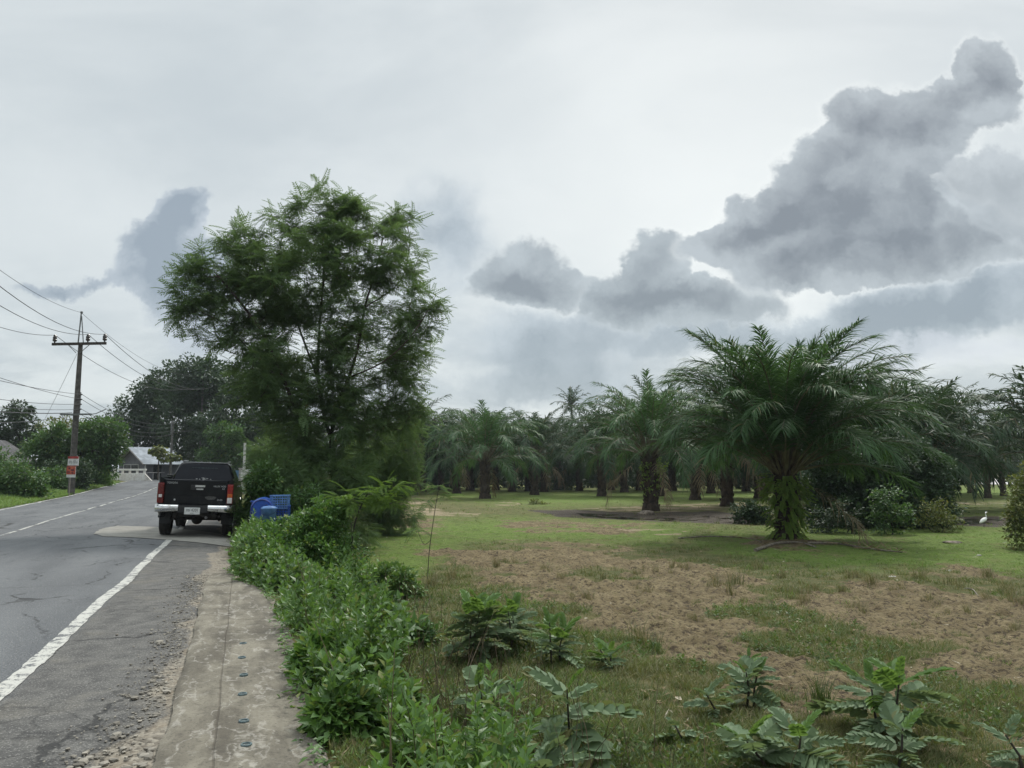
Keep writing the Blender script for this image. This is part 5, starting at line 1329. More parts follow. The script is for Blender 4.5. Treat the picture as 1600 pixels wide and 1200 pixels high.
def build_palms():
    p = gp(1230, 843); HERO = p
    palm('oil_palm', p, 'largest oil palm, trunk wrapped in pale climbing vine, alone on the bright grass', 'oil palm', 2.25, 80, 5.5, 104, .036, .95, (L_PALM,), .31, .28, 3, 5, None, 110, True, 40, 1,
         specials=[(1.45, 12, 4.3, 52), (-1.4, 34, 4.6, 70), (1.9, 30, 4.6, 66)], dome=True)
    # vine on the trunk
    t = empty('climbing_vine', (p.x, p.y, p.z), 0, 'pale green vine with lobed leaves climbing the trunk of the largest oil palm', 'vine')
    N = 520; z = rng.uniform(.1, 2.0, N) ** 1.0; a = rng.normal(0, 1.0, N) + np.where(rng.random(N) < .5, 0.2, PI - .1) ; a = np.where(rng.random(N) < .25, -PI / 2 + rng.normal(0, .5, N), a)
    z = np.where(rng.random(N) < .3, rng.uniform(1.35, 2.05, N), z); r = .31 + .22 * rng.random(N) ** 2 + .14 * (z > 1.3)
    P = np.stack([r * np.cos(a), r * np.sin(a), z], 1); f = np.stack([np.cos(a) * .8, np.sin(a) * .8, rng.normal(-.35, .4, N)], 1); nr = np.stack([np.cos(a) * .4, np.sin(a) * .4, np.ones(N)], 1)
    g = Geo(); g.scatter(TV_P2 * np.array([.8, 1, 1]), TF_P2, P[:230], frames(f, nr)[:230], rng.uniform(.18, .34, 230)); g.scatter(TV_LEAF * [.75, 1, 1], TF_LEAF, P[230:], frames(f, nr)[230:], rng.uniform(.07, .15, N - 230)); g.build('foliage', leaf_mat('climber_leaf', (0.12, .20, .04), (.19, .29, .06), (.2, .2, .06), .06, trans=.35), t)
    g = Geo()
    for k in range(7):
        a0 = rng.random() * 6.28; zz = np.linspace(0, rng.uniform(1.2, 1.9), 12); g.tube([((.36 + .02 * math.sin(z * 7)) * math.cos(a0 + .35 * math.sin(z * 2 + k)), (.36) * math.sin(a0 + .35 * math.sin(z * 2 + k)), z) for z in zz], .012, 5)
    g.build('stem', STEM, t)
    # second palm, with its own vine
    p2 = gp(1017, 798)
    palm('oil_palm', p2, 'oil palm with vine covered trunk beside the dark wet strip', 'oil palm', 3.3, 54, 5.8, 52, .06, .85, (L_PALM,), .42, .36, 2, 12, None, 90, False, 20, 2)
    t = empty('climbing_vine', (p2.x, p2.y, p2.z), 0, 'bright green creeper hanging round the palm trunk beside the dark wet strip', 'vine')
    g = Geo(); leaf_mass(g, [(0, -.1, 1.7, .62, .5, 1.1), (0.1, -.1, 2.5, .8, .6, .6)], 90, 14, .2, .13, TV_LEAF * [.8, 1, 1], TF_LEAF); g.build('foliage', bpy.data.materials['climber_leaf'], t)
    # third palm: left group
    p3 = gp(758, 779)
    palm('oil_palm', p3, 'oil palm with tall upright crown, foremost of the left part of the grove', 'oil palm', 3.3, 44, 6.4, 44, .085, 1.05, (L_PALM,), .42, .40, 2, 23, None, 70, False, 12, 2)
    # grove: four builds of palm, then copies of them
    V = []
    specs = [(1400, 46, 1.0, 'oil palm rising behind the dark thicket right of the largest palm'), (835, 76, 1.0, 'oil palm just right of the tall upright crowned one, fronds touching it'), (940, 70, 1.0, 'oil palm in the middle of the grove left of the vine covered trunk'), (660, 84, 1.0, 'oil palm at the left end of the grove beside the feathery tree')]
    for i, (px, Y, s, lab) in enumerate(specs):
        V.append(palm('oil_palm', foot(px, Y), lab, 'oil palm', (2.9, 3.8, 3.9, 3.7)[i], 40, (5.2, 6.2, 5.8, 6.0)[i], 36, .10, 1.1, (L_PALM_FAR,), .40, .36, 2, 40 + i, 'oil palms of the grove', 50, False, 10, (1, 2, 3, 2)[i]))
    lst = [(1345, 38, 0, 1.12, 'oil palm close behind the largest one, its crown merging on the right'), (1135, 50, 2, 1.0, 'oil palm with drooping brown frond between the two vine covered trunks'), (1085, 62, 3, 1.0, 'oil palm half hidden behind the vine covered trunk by the wet ground'),
           (714, 80, 1, .95, 'oil palm just left of the tall upright crowned one'), (800, 88, 3, 1.0, 'oil palm with dark trunk seen under the crowns left of the grove middle'), (872, 98, 2, 1.0, 'oil palm deeper in the grove right below the coconut palm'),
           (975, 84, 1, 1.0, 'oil palm deeper in the grove just left of the vine covered trunk'), (1515, 82, 2, .75, 'short oil palm before the pale road at right, left of its two neighbours'), (1541, 66, 1, .66, 'middle one of the short oil palms before the pale road at right'), (1566, 72, 3, .68, 'right one of the short oil palms before the pale road at right'),
           (1655, 44, 0, 1.1, 'oil palm at the right frame edge with long fronds reaching in'), (1452, 44, 0, 1.0, 'oil palm at the right end of the dark thicket'), (1240, 60, 2, 1.0, 'oil palm standing right behind the largest one')]
    for px, Y, k, s, lab in lst:
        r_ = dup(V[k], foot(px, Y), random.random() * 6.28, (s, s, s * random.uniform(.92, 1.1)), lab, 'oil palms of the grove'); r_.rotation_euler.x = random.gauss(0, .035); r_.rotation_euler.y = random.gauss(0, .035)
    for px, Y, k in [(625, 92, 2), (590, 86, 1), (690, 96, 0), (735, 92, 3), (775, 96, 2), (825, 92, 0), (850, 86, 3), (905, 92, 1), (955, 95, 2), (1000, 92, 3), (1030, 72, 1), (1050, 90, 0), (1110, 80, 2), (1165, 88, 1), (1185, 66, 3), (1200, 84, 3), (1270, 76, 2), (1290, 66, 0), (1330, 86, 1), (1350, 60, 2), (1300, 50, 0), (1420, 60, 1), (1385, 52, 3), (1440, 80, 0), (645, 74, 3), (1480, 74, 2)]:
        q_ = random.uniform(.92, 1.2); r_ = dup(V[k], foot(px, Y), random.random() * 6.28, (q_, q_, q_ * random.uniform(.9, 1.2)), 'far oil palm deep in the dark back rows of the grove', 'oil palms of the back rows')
    # coconut palm above the grove
    Y = 125; b = foot(893, Y); top = at(893, 634, Y).z - b.z
    t = empty('coconut_palm', b, 0, 'slim coconut palm with star shaped crown rising above the oil palms', 'coconut palm')
    g = Geo(); g.tube([(0, 0, 0), (.2, 0, top * .5), (.05, 0, top)], [.3, .2, .16], 8); g.build('trunk', BARK, t)
    gl, gs = Geo(), Geo()
    for k in range(19):
        az = k * 2.39996; q = k / 19; palm_frond(gl, gs, np.array([.05, 0, top]), az, R(np.interp(q, [0, .4, 1], [82, 45, -30])), 3.7, R(np.interp(q, [0, 1], [45, 70])), 16, .16, .95, 2, 0, .12, .05)
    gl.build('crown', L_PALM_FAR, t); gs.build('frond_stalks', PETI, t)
build_palms()

# ---- broadleaf trees and shrubs
def broad_tree(name, px, Y, blobs_px, mat, label, cat='tree', group=None, nclump=150, per=60, crad=.9, size=.3, trunk=True, tv=TV_Q, tf=TF_Q, bark=BARK_D, rmax=.3, shell=.3, width=.6, rough=.35, dr=1.0, lift=0.3):
    t, o = plant_root(name, px, Y, label, cat, group)
    B = local(blob_px(blobs_px, Y, dr), o); tvv = tv * np.array([width, 1, 1]) if width else tv
    if not trunk:
        B = B + [(b[0], b[1], b[2] * .42, b[3] * .85, b[4] * .85, b[2] * .5) for b in B if b[2] - b[5] > .05]
    g = Geo(); C = leaf_mass(g, B, nclump, per, crad, size, tvv, tf, shell=shell, rough=rough, floor=-.05); g.build('crown' if trunk else 'foliage', mat, t)
    L = Limbs(); zc = np.mean([b[2] for b in B]); L.smooth_limb([(0, 0, -.2), (.05, .0, zc * .35), (0, .1, zc * .7)], None)
    L.grow(C[rng.random(len(C)) < min(1, 70 / len(C))], .3, .08); gg = Geo(); L.build(gg, .03 if trunk else .006, 2.3, rmax); gg.build('trunk' if trunk else 'stem', bark, t, smooth=True)
    return t
def build_trees():
    # dark trees over the far bend
    broad_tree('rain_tree', 250, 104, [(232, 625, 42, 38), (262, 600, 38, 28), (215, 655, 48, 36), (270, 650, 60, 50), (165, 660, 34, 16), (245, 708, 60, 30), (225, 680, 50, 30)], L_DARK, 'dark spreading tree rising behind the grey house, farthest left of the dark wood', nclump=260, per=70, crad=1.1, size=.42)
    broad_tree('rain_tree', 330, 98, [(310, 590, 48, 34), (345, 600, 50, 40), (320, 650, 70, 50), (290, 620, 40, 30), (310, 715, 60, 26)], L_DARK, 'dark dense tree behind the far utility pole', nclump=230, per=70, crad=1.1, size=.42)
    broad_tree('rain_tree', 405, 92, [(390, 590, 50, 36), (430, 610, 50, 50), (390, 650, 70, 50), (370, 700, 50, 40)], L_DARK, 'dark dense tree seen through the left side of the feathery tree', nclump=190, per=70, crad=1.0, size=.40)
    broad_tree('broadleaf_tree', 340, 84, [(352, 685, 26, 24), (372, 705, 22, 20), (340, 712, 26, 12)], L_MID, 'mid green small tree under the dark wood behind the pickup', nclump=90, per=50, crad=.7, size=.34)
    broad_tree('broadleaf_tree', 25, 82, [(28, 640, 20, 14), (25, 655, 32, 12), (22, 672, 38, 14), (35, 690, 44, 16), (5, 690, 30, 20)], leaf_mat('layered_tree_leaf', (.02, .045, .02), (.045, .08, .03), trans=.2), 'layered flat topped tree standing above the low house at left', nclump=130, per=60, crad=.55, size=.30)
    broad_tree('mango_tree', 130, 62, [(150, 680, 46, 24), (100, 690, 44, 26), (172, 688, 22, 22), (70, 705, 34, 24), (125, 715, 60, 26), (163, 715, 16, 18)], L_MID, 'round dense green tree behind the near utility pole', nclump=300, per=60, crad=.55, size=.26)
    broad_tree('broadleaf_tree', 80, 90, [(75, 672, 34, 20), (110, 668, 22, 14), (60, 690, 40, 18)], L_YELLOW, 'thin crowned pale tree between the layered tree and the near pole', nclump=60, per=40, crad=.7, size=.3)
    # papaya like plant before the grey house
    p = foot(247, 81); t = empty('papaya_plant', p, 0, 'small papaya like plant with drooping yellow green leaves before the grey house', 'plant')
    zt = at(247, 705, 81).z - p.z; g = Geo(); g.tube([(0, 0, -.1), (0, 0, zt)], [.07, .05], 6); g.tube([(1.0, .4, -.1), (1.0, .4, zt * .8)], [.07, .05], 6); g.build('stem', BARK, t)
    g = Geo(); leaf_mass(g, [(0, 0, zt, .9, .8, .5), (1.0, .4, zt * .8, .8, .7, .4)], 34, 12, .3, .34, TV_LEAF * [1.1, 1, 1], TF_LEAF, droop=-.7); g.build('foliage', L_YELLOW, t)
    # line of trees behind the grove: three builds, then copies
    base = []
    for i, (px, py, w, h, lab) in enumerate([(640, 700, 62, 42, 'dark background tree behind the left end of the grove'), (1150, 690, 70, 50, 'dark background tree behind the middle of the grove'), (1470, 668, 58, 50, 'dark bushy tree right of the largest palm above the thicket')]):
        base.append(broad_tree('background_tree', px, 128 if i < 2 else 64, [(px, py - 14, w * .5, h * .5), (px - w * .4, py + 5, w * .5, h * .5), (px + w * .45, py + 2, w * .5, h * .55), (px, py + 22, w, h * .5), (px, 738, w, 22)], L_DARK, lab, nclump=150, per=60, crad=1.2 if i < 2 else .7, size=.5 if i < 2 else .3, group='trees behind the grove'))
    for k, (px, Y, s) in enumerate([(560, 130, 1.0), (700, 140, .95), (770, 138, .9), (850, 142, .9), (930, 138, 1.0), (1010, 140, 1.0), (1090, 150, 1.1), (1230, 145, 1.1), (1310, 138, 1.1), (1390, 150, 1.2), (1450, 148, 1.0), (1520, 170, .9), (1590, 165, .9), (1660, 160, 1.1), (480, 120, 1.0), (430, 125, 1.1), (1740, 150, 1.1), (330, 130, 1.0)]):
        dup(base[k % 2], foot(px, Y), random.random() * 6.28, s, 'far dark tree closing the view behind the palm grove', 'trees behind the grove')
    broad_tree('broadleaf_tree', 1575, 118, [(1572, 655, 34, 18), (1600, 668, 34, 22), (1550, 675, 26, 18), (1580, 695, 46, 22)], leaf_mat('pale_tree_leaf', (.05, .10, .03), (.09, .15, .045), trans=.3), 'pale green tree beyond the far road at right', nclump=120, per=50, crad=1.0, size=.4)
    # dark thicket to the right of the largest palm
    broad_tree('thicket_shrub', 1330, 31, [(1330, 730, 46, 48), (1300, 770, 36, 44), (1345, 785, 44, 32), (1295, 720, 34, 40), (1285, 790, 26, 30)], L_DARK, 'tall dark shrub directly right of the largest palm trunk', 'shrub', 'dark thicket right of the largest palm', 420, 70, .35, .13, False)
    broad_tree('thicket_shrub', 1400, 31, [(1395, 720, 56, 50), (1420, 760, 46, 44), (1380, 775, 44, 40)], L_DARK, 'tall dark shrub in the middle of the thicket under drooping fronds', 'shrub', 'dark thicket right of the largest palm', 460, 70, .35, .13, False)
    broad_tree('thicket_shrub', 1455, 31, [(1450, 745, 36, 40), (1462, 790, 30, 30), (1430, 800, 36, 20)], L_DARK, 'dark shrub at the right end of the thicket', 'shrub', 'dark thicket right of the largest palm', 300, 60, .32, .12, False)
    broad_tree('shrub', 1388, 27.5, [(1385, 775, 24, 22), (1372, 798, 26, 18), (1405, 800, 20, 16)], L_MID, 'lighter green shrub at the foot of the dark thicket', 'shrub', None, 70, 34, .26, .10, False, rough=.9, shell=.1)
    broad_tree('shrub', 1465, 28.5, [(1462, 795, 22, 18), (1480, 808, 20, 14), (1440, 808, 22, 12)], L_YELLOW, 'low loose shrub at the right foot of the dark thicket by the puddle', 'shrub', None, 60, 30, .26, .09, False, rough=.9, shell=.1)
    broad_tree('shrub', 1325, 28, [(1315, 800, 34, 20), (1280, 806, 22, 16)], L_DARK, 'low shrub between the largest palm trunk and the thicket', 'shrub', None, 70, 30, .2, .09, False)
    broad_tree('shrub', 1160, 33, [(1165, 796, 20, 12), (1185, 800, 18, 12)], L_DARK, 'dark low shrub left behind the largest palm trunk', 'shrub', None, 90, 40, .25, .11, False)
    broad_tree('shrub', 1596, 22, [(1600, 745, 26, 34), (1592, 790, 26, 22), (1618, 770, 40, 46), (1590, 815, 18, 14)], L_YELLOW, 'loose leafed shrub cut by the right frame edge', 'shrub', None, 120, 34, .24, .10, False)
    broad_tree('shrub', 838, 52, [(835, 787, 16, 9), (848, 792, 12, 6), (822, 793, 10, 5)], L_YELLOW, 'low straggly shrub at the left end of the dark wet strip', 'shrub', None, 40, 24, .2, .13, False)
    # verge growth left of the road
    for px, Y, B, m, lab in [(30, 44, [(10, 748, 40, 18), (50, 748, 34, 16), (30, 735, 30, 14)], L_MID, 'rounded shrub on the left verge below the low house'), (80, 56, [(82, 745, 26, 15), (60, 752, 24, 10)], L_MID, 'shrub on the left verge just left of the red and white sign'),
                             (10, 44, [(0, 766, 40, 8), (45, 764, 26, 6)], L_VINE, 'low bright weeds bush on the left verge nearest the road'), (148, 66, [(145, 742, 20, 8), (165, 744, 12, 6)], L_VINE, 'low bright shrub on the left verge between sign and white parapet'),
                             (-30, 50, [(-30, 730, 50, 36)], L_MID, 'shrub partly cut by the left frame edge'), (132, 58, [(126, 735, 18, 16), (92, 728, 28, 12)], L_DARK, 'dark shrub right behind the near utility pole'), (160, 84, [(162, 738, 18, 8)], L_DARK, 'dark low growth left of the white parapet')]:
        broad_tree('verge_shrub', px, Y, B, m, lab, 'shrub', 'shrubs of the left verge', 110, 42, .4, .17, False)
    # shrubs under the big tree and behind the pickup
    broad_tree('roadside_bush', 400, 19.5, [(398, 778, 20, 30), (412, 748, 24, 26), (388, 802, 14, 18)], L_MID, 'upright loose bush directly right of the pickup', 'bush', None, 170, 55, .2, .085, False)
    broad_tree('roadside_bush', 440, 21, [(430, 735, 34, 28), (465, 752, 36, 26), (440, 768, 50, 18), (500, 770, 34, 18)], L_FEATH, 'dark feathery leaved bush behind the blue drums', 'bush', None, 150, 30, .3, .20, False, TV_F, TF_F, width=None)
    broad_tree('roadside_bush', 485, 19, [(478, 775, 36, 16), (505, 788, 34, 14), (462, 782, 24, 12)], L_MID, 'low leafy bush between the blue crates and the tree foot', 'bush', None, 110, 40, .2, .08, False)
    broad_tree('roadside_bush', 590, 27, [(570, 725, 44, 34), (612, 720, 38, 34), (600, 755, 44, 22), (636, 690, 26, 30)], L_FEATH, 'feathery leaved bush right of the big tree trunk', 'bush', None, 200, 30, .32, .26, False, TV_F, TF_F, width=None)
    broad_tree('roadside_bush', 525, 22, [(500, 735, 42, 34), (548, 745, 38, 30), (520, 772, 56, 18), (470, 720, 30, 24)], L_FEATH, 'feathery leaved undergrowth bush wrapped round the foot of the big tree', 'bush', None, 190, 26, .3, .26, False, TV_F, TF_F, width=None)
    broad_tree('roadside_bush', 425, 26, [(425, 712, 26, 24), (412, 735, 18, 16)], L_FEATH, 'feathery leaved bush right behind the pickup cab', 'bush', None, 110, 28, .3, .24, False, TV_F, TF_F, width=None)
    broad_tree('hedge_bush', 440, 12.6, [(425, 846, 36, 26, .4), (470, 828, 34, 22, .6), (504, 812, 34, 30, .5), (492, 832, 34, 34, .3), (440, 868, 56, 34, 0), (484, 876, 42, 44, 0), (405, 886, 26, 18, -.4), (448, 902, 46, 22, -.6), (490, 910, 40, 20, -.4)], L_VINE, 'bright green vine covered bush beside the pavement end, below the blue crates', 'bush', None, 420, 60, .15, .062, False, TV_LEAF, TF_LEAF, width=.62, shell=.55)
    broad_tree('hedge_bush', 530, 12.8, [(525, 852, 38, 24, .3), (548, 880, 36, 26, 0), (520, 898, 34, 24, 0)], L_VINE, 'lower leafy bush right behind the thin forked sapling', 'bush', None, 120, 40, .16, .055, False, TV_LEAF, TF_LEAF, width=.62)
def build_ditch():
    for px, py, B, m, lab in [(610, 935, [(605, 905, 36, 24), (632, 915, 22, 18)], L_WEED, 'dark leafy shrub in the ditch growth right of the thin forked sapling'), (590, 985, [(585, 960, 34, 22), (612, 972, 20, 14)], L_MID, 'low leafy shrub in the ditch growth below the sapling'),
                              (555, 1050, [(548, 1015, 40, 28), (575, 1035, 26, 18)], L_VINE, 'bright leafy shrub in the ditch growth halfway down the pavement'), (600, 1120, [(590, 1090, 40, 24), (620, 1100, 26, 16)], L_WEED, 'spreading weedy shrub in the ditch growth, lowest one'),
                              (530, 975, [(522, 945, 30, 24)], L_VINE, 'small bright shrub between the vine bush and the ditch growth'), (520, 1150, [(530, 1120, 34, 30), (555, 1150, 30, 24)], L_WEED, 'leafy weed mound against the pavement edge near the frame bottom'), (490, 1060, [(498, 1035, 24, 22)], L_VINE, 'leafy weed mound against the pavement edge, halfway up'), (640, 1010, [(640, 995, 34, 16)], L_MID, 'dark low shrub between ditch growth and broad leaved clump'), (650, 1190, [(640, 1165, 40, 20)], L_WEED, 'yellowish leafy mound at the frame bottom right of the pavement'), ]:
        q = gp(px, py); broad_tree('ditch_shrub', px, q.y, B, m, lab, 'shrub', 'shrubs in the ditch growth', 90, 34, .10, .075, False, TV_LEAF, TF_LEAF, width=.6, shell=.4, rough=.8)
def build_shade_undergrowth():  # dark leaf mass added to stand for the shade under the palm crowns
    g = Geo(); B = []
    for px in range(540, 1480, 12):
        Y = 98 + rng.random() * 14; p = at(px + rng.random() * 14, 738, Y); z = float(H(p.x, p.y)); h = rng.uniform(4.2, 7.0) if px < 1440 else 2.5
        B.append((p.x, p.y, z + h * .45, 1.7, 1.6, h * .55))
    leaf_mass(g, B, 2000, 34, .8, .45, TV_Q * [.6, 1, 1], TF_Q, shell=.2)
    tag(g.build('undergrowth', L_DARK), 'dark undergrowth added to stand for the shade at the back of the palm grove', 'undergrowth', kind='stuff')
build_shade_undergrowth()
build_trees()
# ------------------------------------------------------------------ near growth: weeds, saplings, grass
def to_ground(px, py, it=5):
    """vectorised: pixel positions to points on the land"""
    px = np.asarray(px, float); py = np.asarray(py, float)
    xc = (px - 800) / F_PX; yc = (600 - py) / F_PX
    dx = xc; dy = math.cos(PITCH) - yc * math.sin(PITCH); dz = math.sin(PITCH) + yc * math.cos(PITCH)
    z = np.full(px.shape, FIELD)
    for _ in range(it):
        k = (z - CAM_H) / dz; x = dx * k; y = dy * k; z = .5 * z + .5 * H(x, y, road=False)
    return x, y, H(x, y)
def sprig(nl=12, h=1.0, lw=.5, ll=.26):
    """an upright leafy weed of unit height"""
    V = []; F = []
    for i in range(nl):
        u = .18 + .82 * i / nl; a = i * 2.39996; el = R(np.interp(u, [0, 1], [5, 60])); d = Vector((math.cos(a) * math.cos(el), math.sin(a) * math.cos(el), math.sin(el)))
        o = Vector((.03 * math.sin(3 * u), .03 * math.cos(2 * u), u * h)) + Vector((d.x, d.y, 0)) * .03
        x = d.cross(Vector((0, 0, 1))).normalized(); z = x.cross(d); M = Matrix((x, d, z)).transposed(); l = ll * (1.15 - .45 * u) * (.8 + .4 * ((i * 7) % 5) / 5)
        for q in TV_LEAF: V.append(M @ Vector((q[0] * lw * l, q[1] * l, q[2] * l)) + o)
        F += [tuple(x + 5 * i for x in f) for f in TF_LEAF[0]]
    V = [tuple(v) for v in V]
    F3 = np.array(F); k = len(V)
    V += [(-.008, 0, -.05), (.008, 0, -.05), (.008, .0, h), (-.008, 0, h)]; F4 = np.array([(k, k + 1, k + 2, k + 3)])
    return np.array(V), [F3, F4]
def yaw(n, tilt=.25):
    f = rdir(n); f[:, 2] *= .2; up = np.zeros((n, 3)); up[:, 2] = 1; up[:, :2] += rng.normal(size=(n, 2)) * tilt
    up /= np.linalg.norm(up, axis=1)[:, None]; f -= up * np.sum(f * up, 1)[:, None]; f /= np.linalg.norm(f, axis=1)[:, None]; x = np.cross(f, up)
    return np.stack([x, f, up], axis=2)
def cover_masks(x, y, z): return masks(x, y, z)
def build_weeds():
    # leafy weeds along the pavement edge, climbing up out of the ditch
    N = 5600; t = rng.uniform(-4.0, 13, N) ; t = -4 + (t + 4) ** 1.0
    w = np.interp(t, [-4, 0, 5, 13], [.9, 1.05, 1.7, 2.5]); s = VE(t) + .06 + rng.random(N) ** 1.15 * w
    x, y = xy_of(s, t); z = H(x, y)
    dens = fbm(x * 1.1, y * 1.1, 61, 3); ok = dens + .10 * (s - VE(t) < .6) > .50; x, y, z, s, t = x[ok], y[ok], z[ok], s[ok], t[ok]; n = len(x)
    edge = np.clip((s - VE(t)) / .5, 0, 1)
    hn = fbm(x * 2.1, y * 2.1, 67, 3); hgt = (np.interp(s - VE(t), [0, .25, 1.2, 2.6], [.20, .40, .50, .26])) * rng.uniform(.45, 1.25, n) * np.clip(.1 + 2.3 * (hn - .05), .3, 1.9)
    g = Geo(); sp_ = fbm(x * .9 + 4, y * .9, 91, 3) + rng.normal(size=n) * .05; k = np.where(sp_ < .44, 0, np.where(sp_ < .56, 1, 2))
    us = rng.uniform(.28, .46, n) * np.interp(y, [4, 14], [.9, 1.1])
    for i, (nl, lw, ll) in enumerate(((12, .56, .30), (9, .72, .29), (14, .46, .27))):
        tv, tf = sprig(nl, 1, lw, ll); m = k == i
        sc = us[m]
        g.scatter(tv, tf, np.stack([x, y, z - .02 + np.maximum(hgt - us, -us * .6)], -1)[m], yaw(m.sum(), .35), sc)
    g2 = Geo(); N2 = 420; t2 = rng.uniform(-3.5, 12, N2); s2 = VE(t2) + .15 + rng.random(N2) * 2.3; x2, y2 = xy_of(s2, t2); z2 = H(x2, y2)
    for a, b, c in zip(x2, y2, z2):
        h = rng.uniform(.3, .75); d = rng.normal(size=2) * .14; g2.tube([(a, b, c - .02), (a + d[0] * .4, b + d[1] * .4, c + h * .6), (a + d[0], b + d[1], c + h)], [.004, .003, .0015], 3, cap=False)
    tag(g2.build('dead_stalks', simple('dead_stalk', (.16, .12, .07), .8, var=.4, scale=5)), 'thin dry stalks poking out of the green ditch growth', 'stalks', kind='stuff')
    # trailing runners spilling on the slab edge
    N = 900; t = rng.uniform(-2.5, 7, N); s = VE(t) + rng.normal(0.0, .05, N) - .02; x, y = xy_of(s, t); zz = np.full(N, .03) + rng.random(N) * .06
    f = rdir(N); f[:, 2] *= .4; f[:, :2] -= RV * .3; nr = rdir(N) * .4; nr[:, 2] += 1
    g.scatter(TV_LEAF * [.6, 1, 1], TF_LEAF, np.stack([x, y, zz], -1), frames(f, nr), rng.uniform(.03, .065, N))
    tag(g.build('weeds', L_WEED), 'leafy green weeds crowding the ditch along the pavement edge', 'weeds', kind='stuff')
    # low herbs among the grass of the near field
    N = 9000; px = rng.uniform(430, 1750, N); py = rng.uniform(930, 1330, N); x, y, z = to_ground(px, py); s, t = st_of(x, y)
    D, S, W, Lh = masks(x, y, z); pt = fbm(x * .8, y * .8, 71, 4); ok = (s > VE(t) + .15) & (D < .35) & (pt > .44) & (y > 3.2); x, y, z = x[ok], y[ok], z[ok]; n = len(x)
    tv, tf = sprig(8, .7, .6, .42); g = Geo(); h = rng.uniform(.07, .19, n); g.scatter(tv, tf, np.stack([x, y, z - .01], -1), yaw(n, .5), h)
    tag(g.build('herbs', leaf_mat('herb_leaf', (.055, .095, .03), (.10, .155, .045), (.16, .13, .06), .12, trans=.3, patch=1.2)), 'low mixed herbs growing through the near grass', 'herbs', kind='stuff')
def blades(nb=9, spread=.5, lean=.45, w=.045):
    V = []; F3 = []; F4 = []
    for i in range(nb):
        a = rng.random() * 6.28; r = rng.random() * spread; o = np.array([math.cos(a) * r, math.sin(a) * r, 0]); b = rng.random() * 6.28; l = rng.uniform(.55, 1.1)
        d = np.array([math.cos(b) * lean * rng.random(), math.sin(b) * lean * rng.random(), 1]); d /= np.linalg.norm(d); sd = np.array([-math.sin(b + .6), math.cos(b + .6), 0]) * w / 2; k = len(V)
        m = o + d * l * .55; e = o + d * l + np.array([math.cos(b), math.sin(b), -.35]) * .28 * lean * l * 1.6
        V += [o - sd, o + sd, m + sd * .75, m - sd * .75, e]; F4.append((k, k + 1, k + 2, k + 3)); F3.append((k + 3, k + 2, k + 4))
    return np.array(V), [np.array(F3), np.array(F4)]
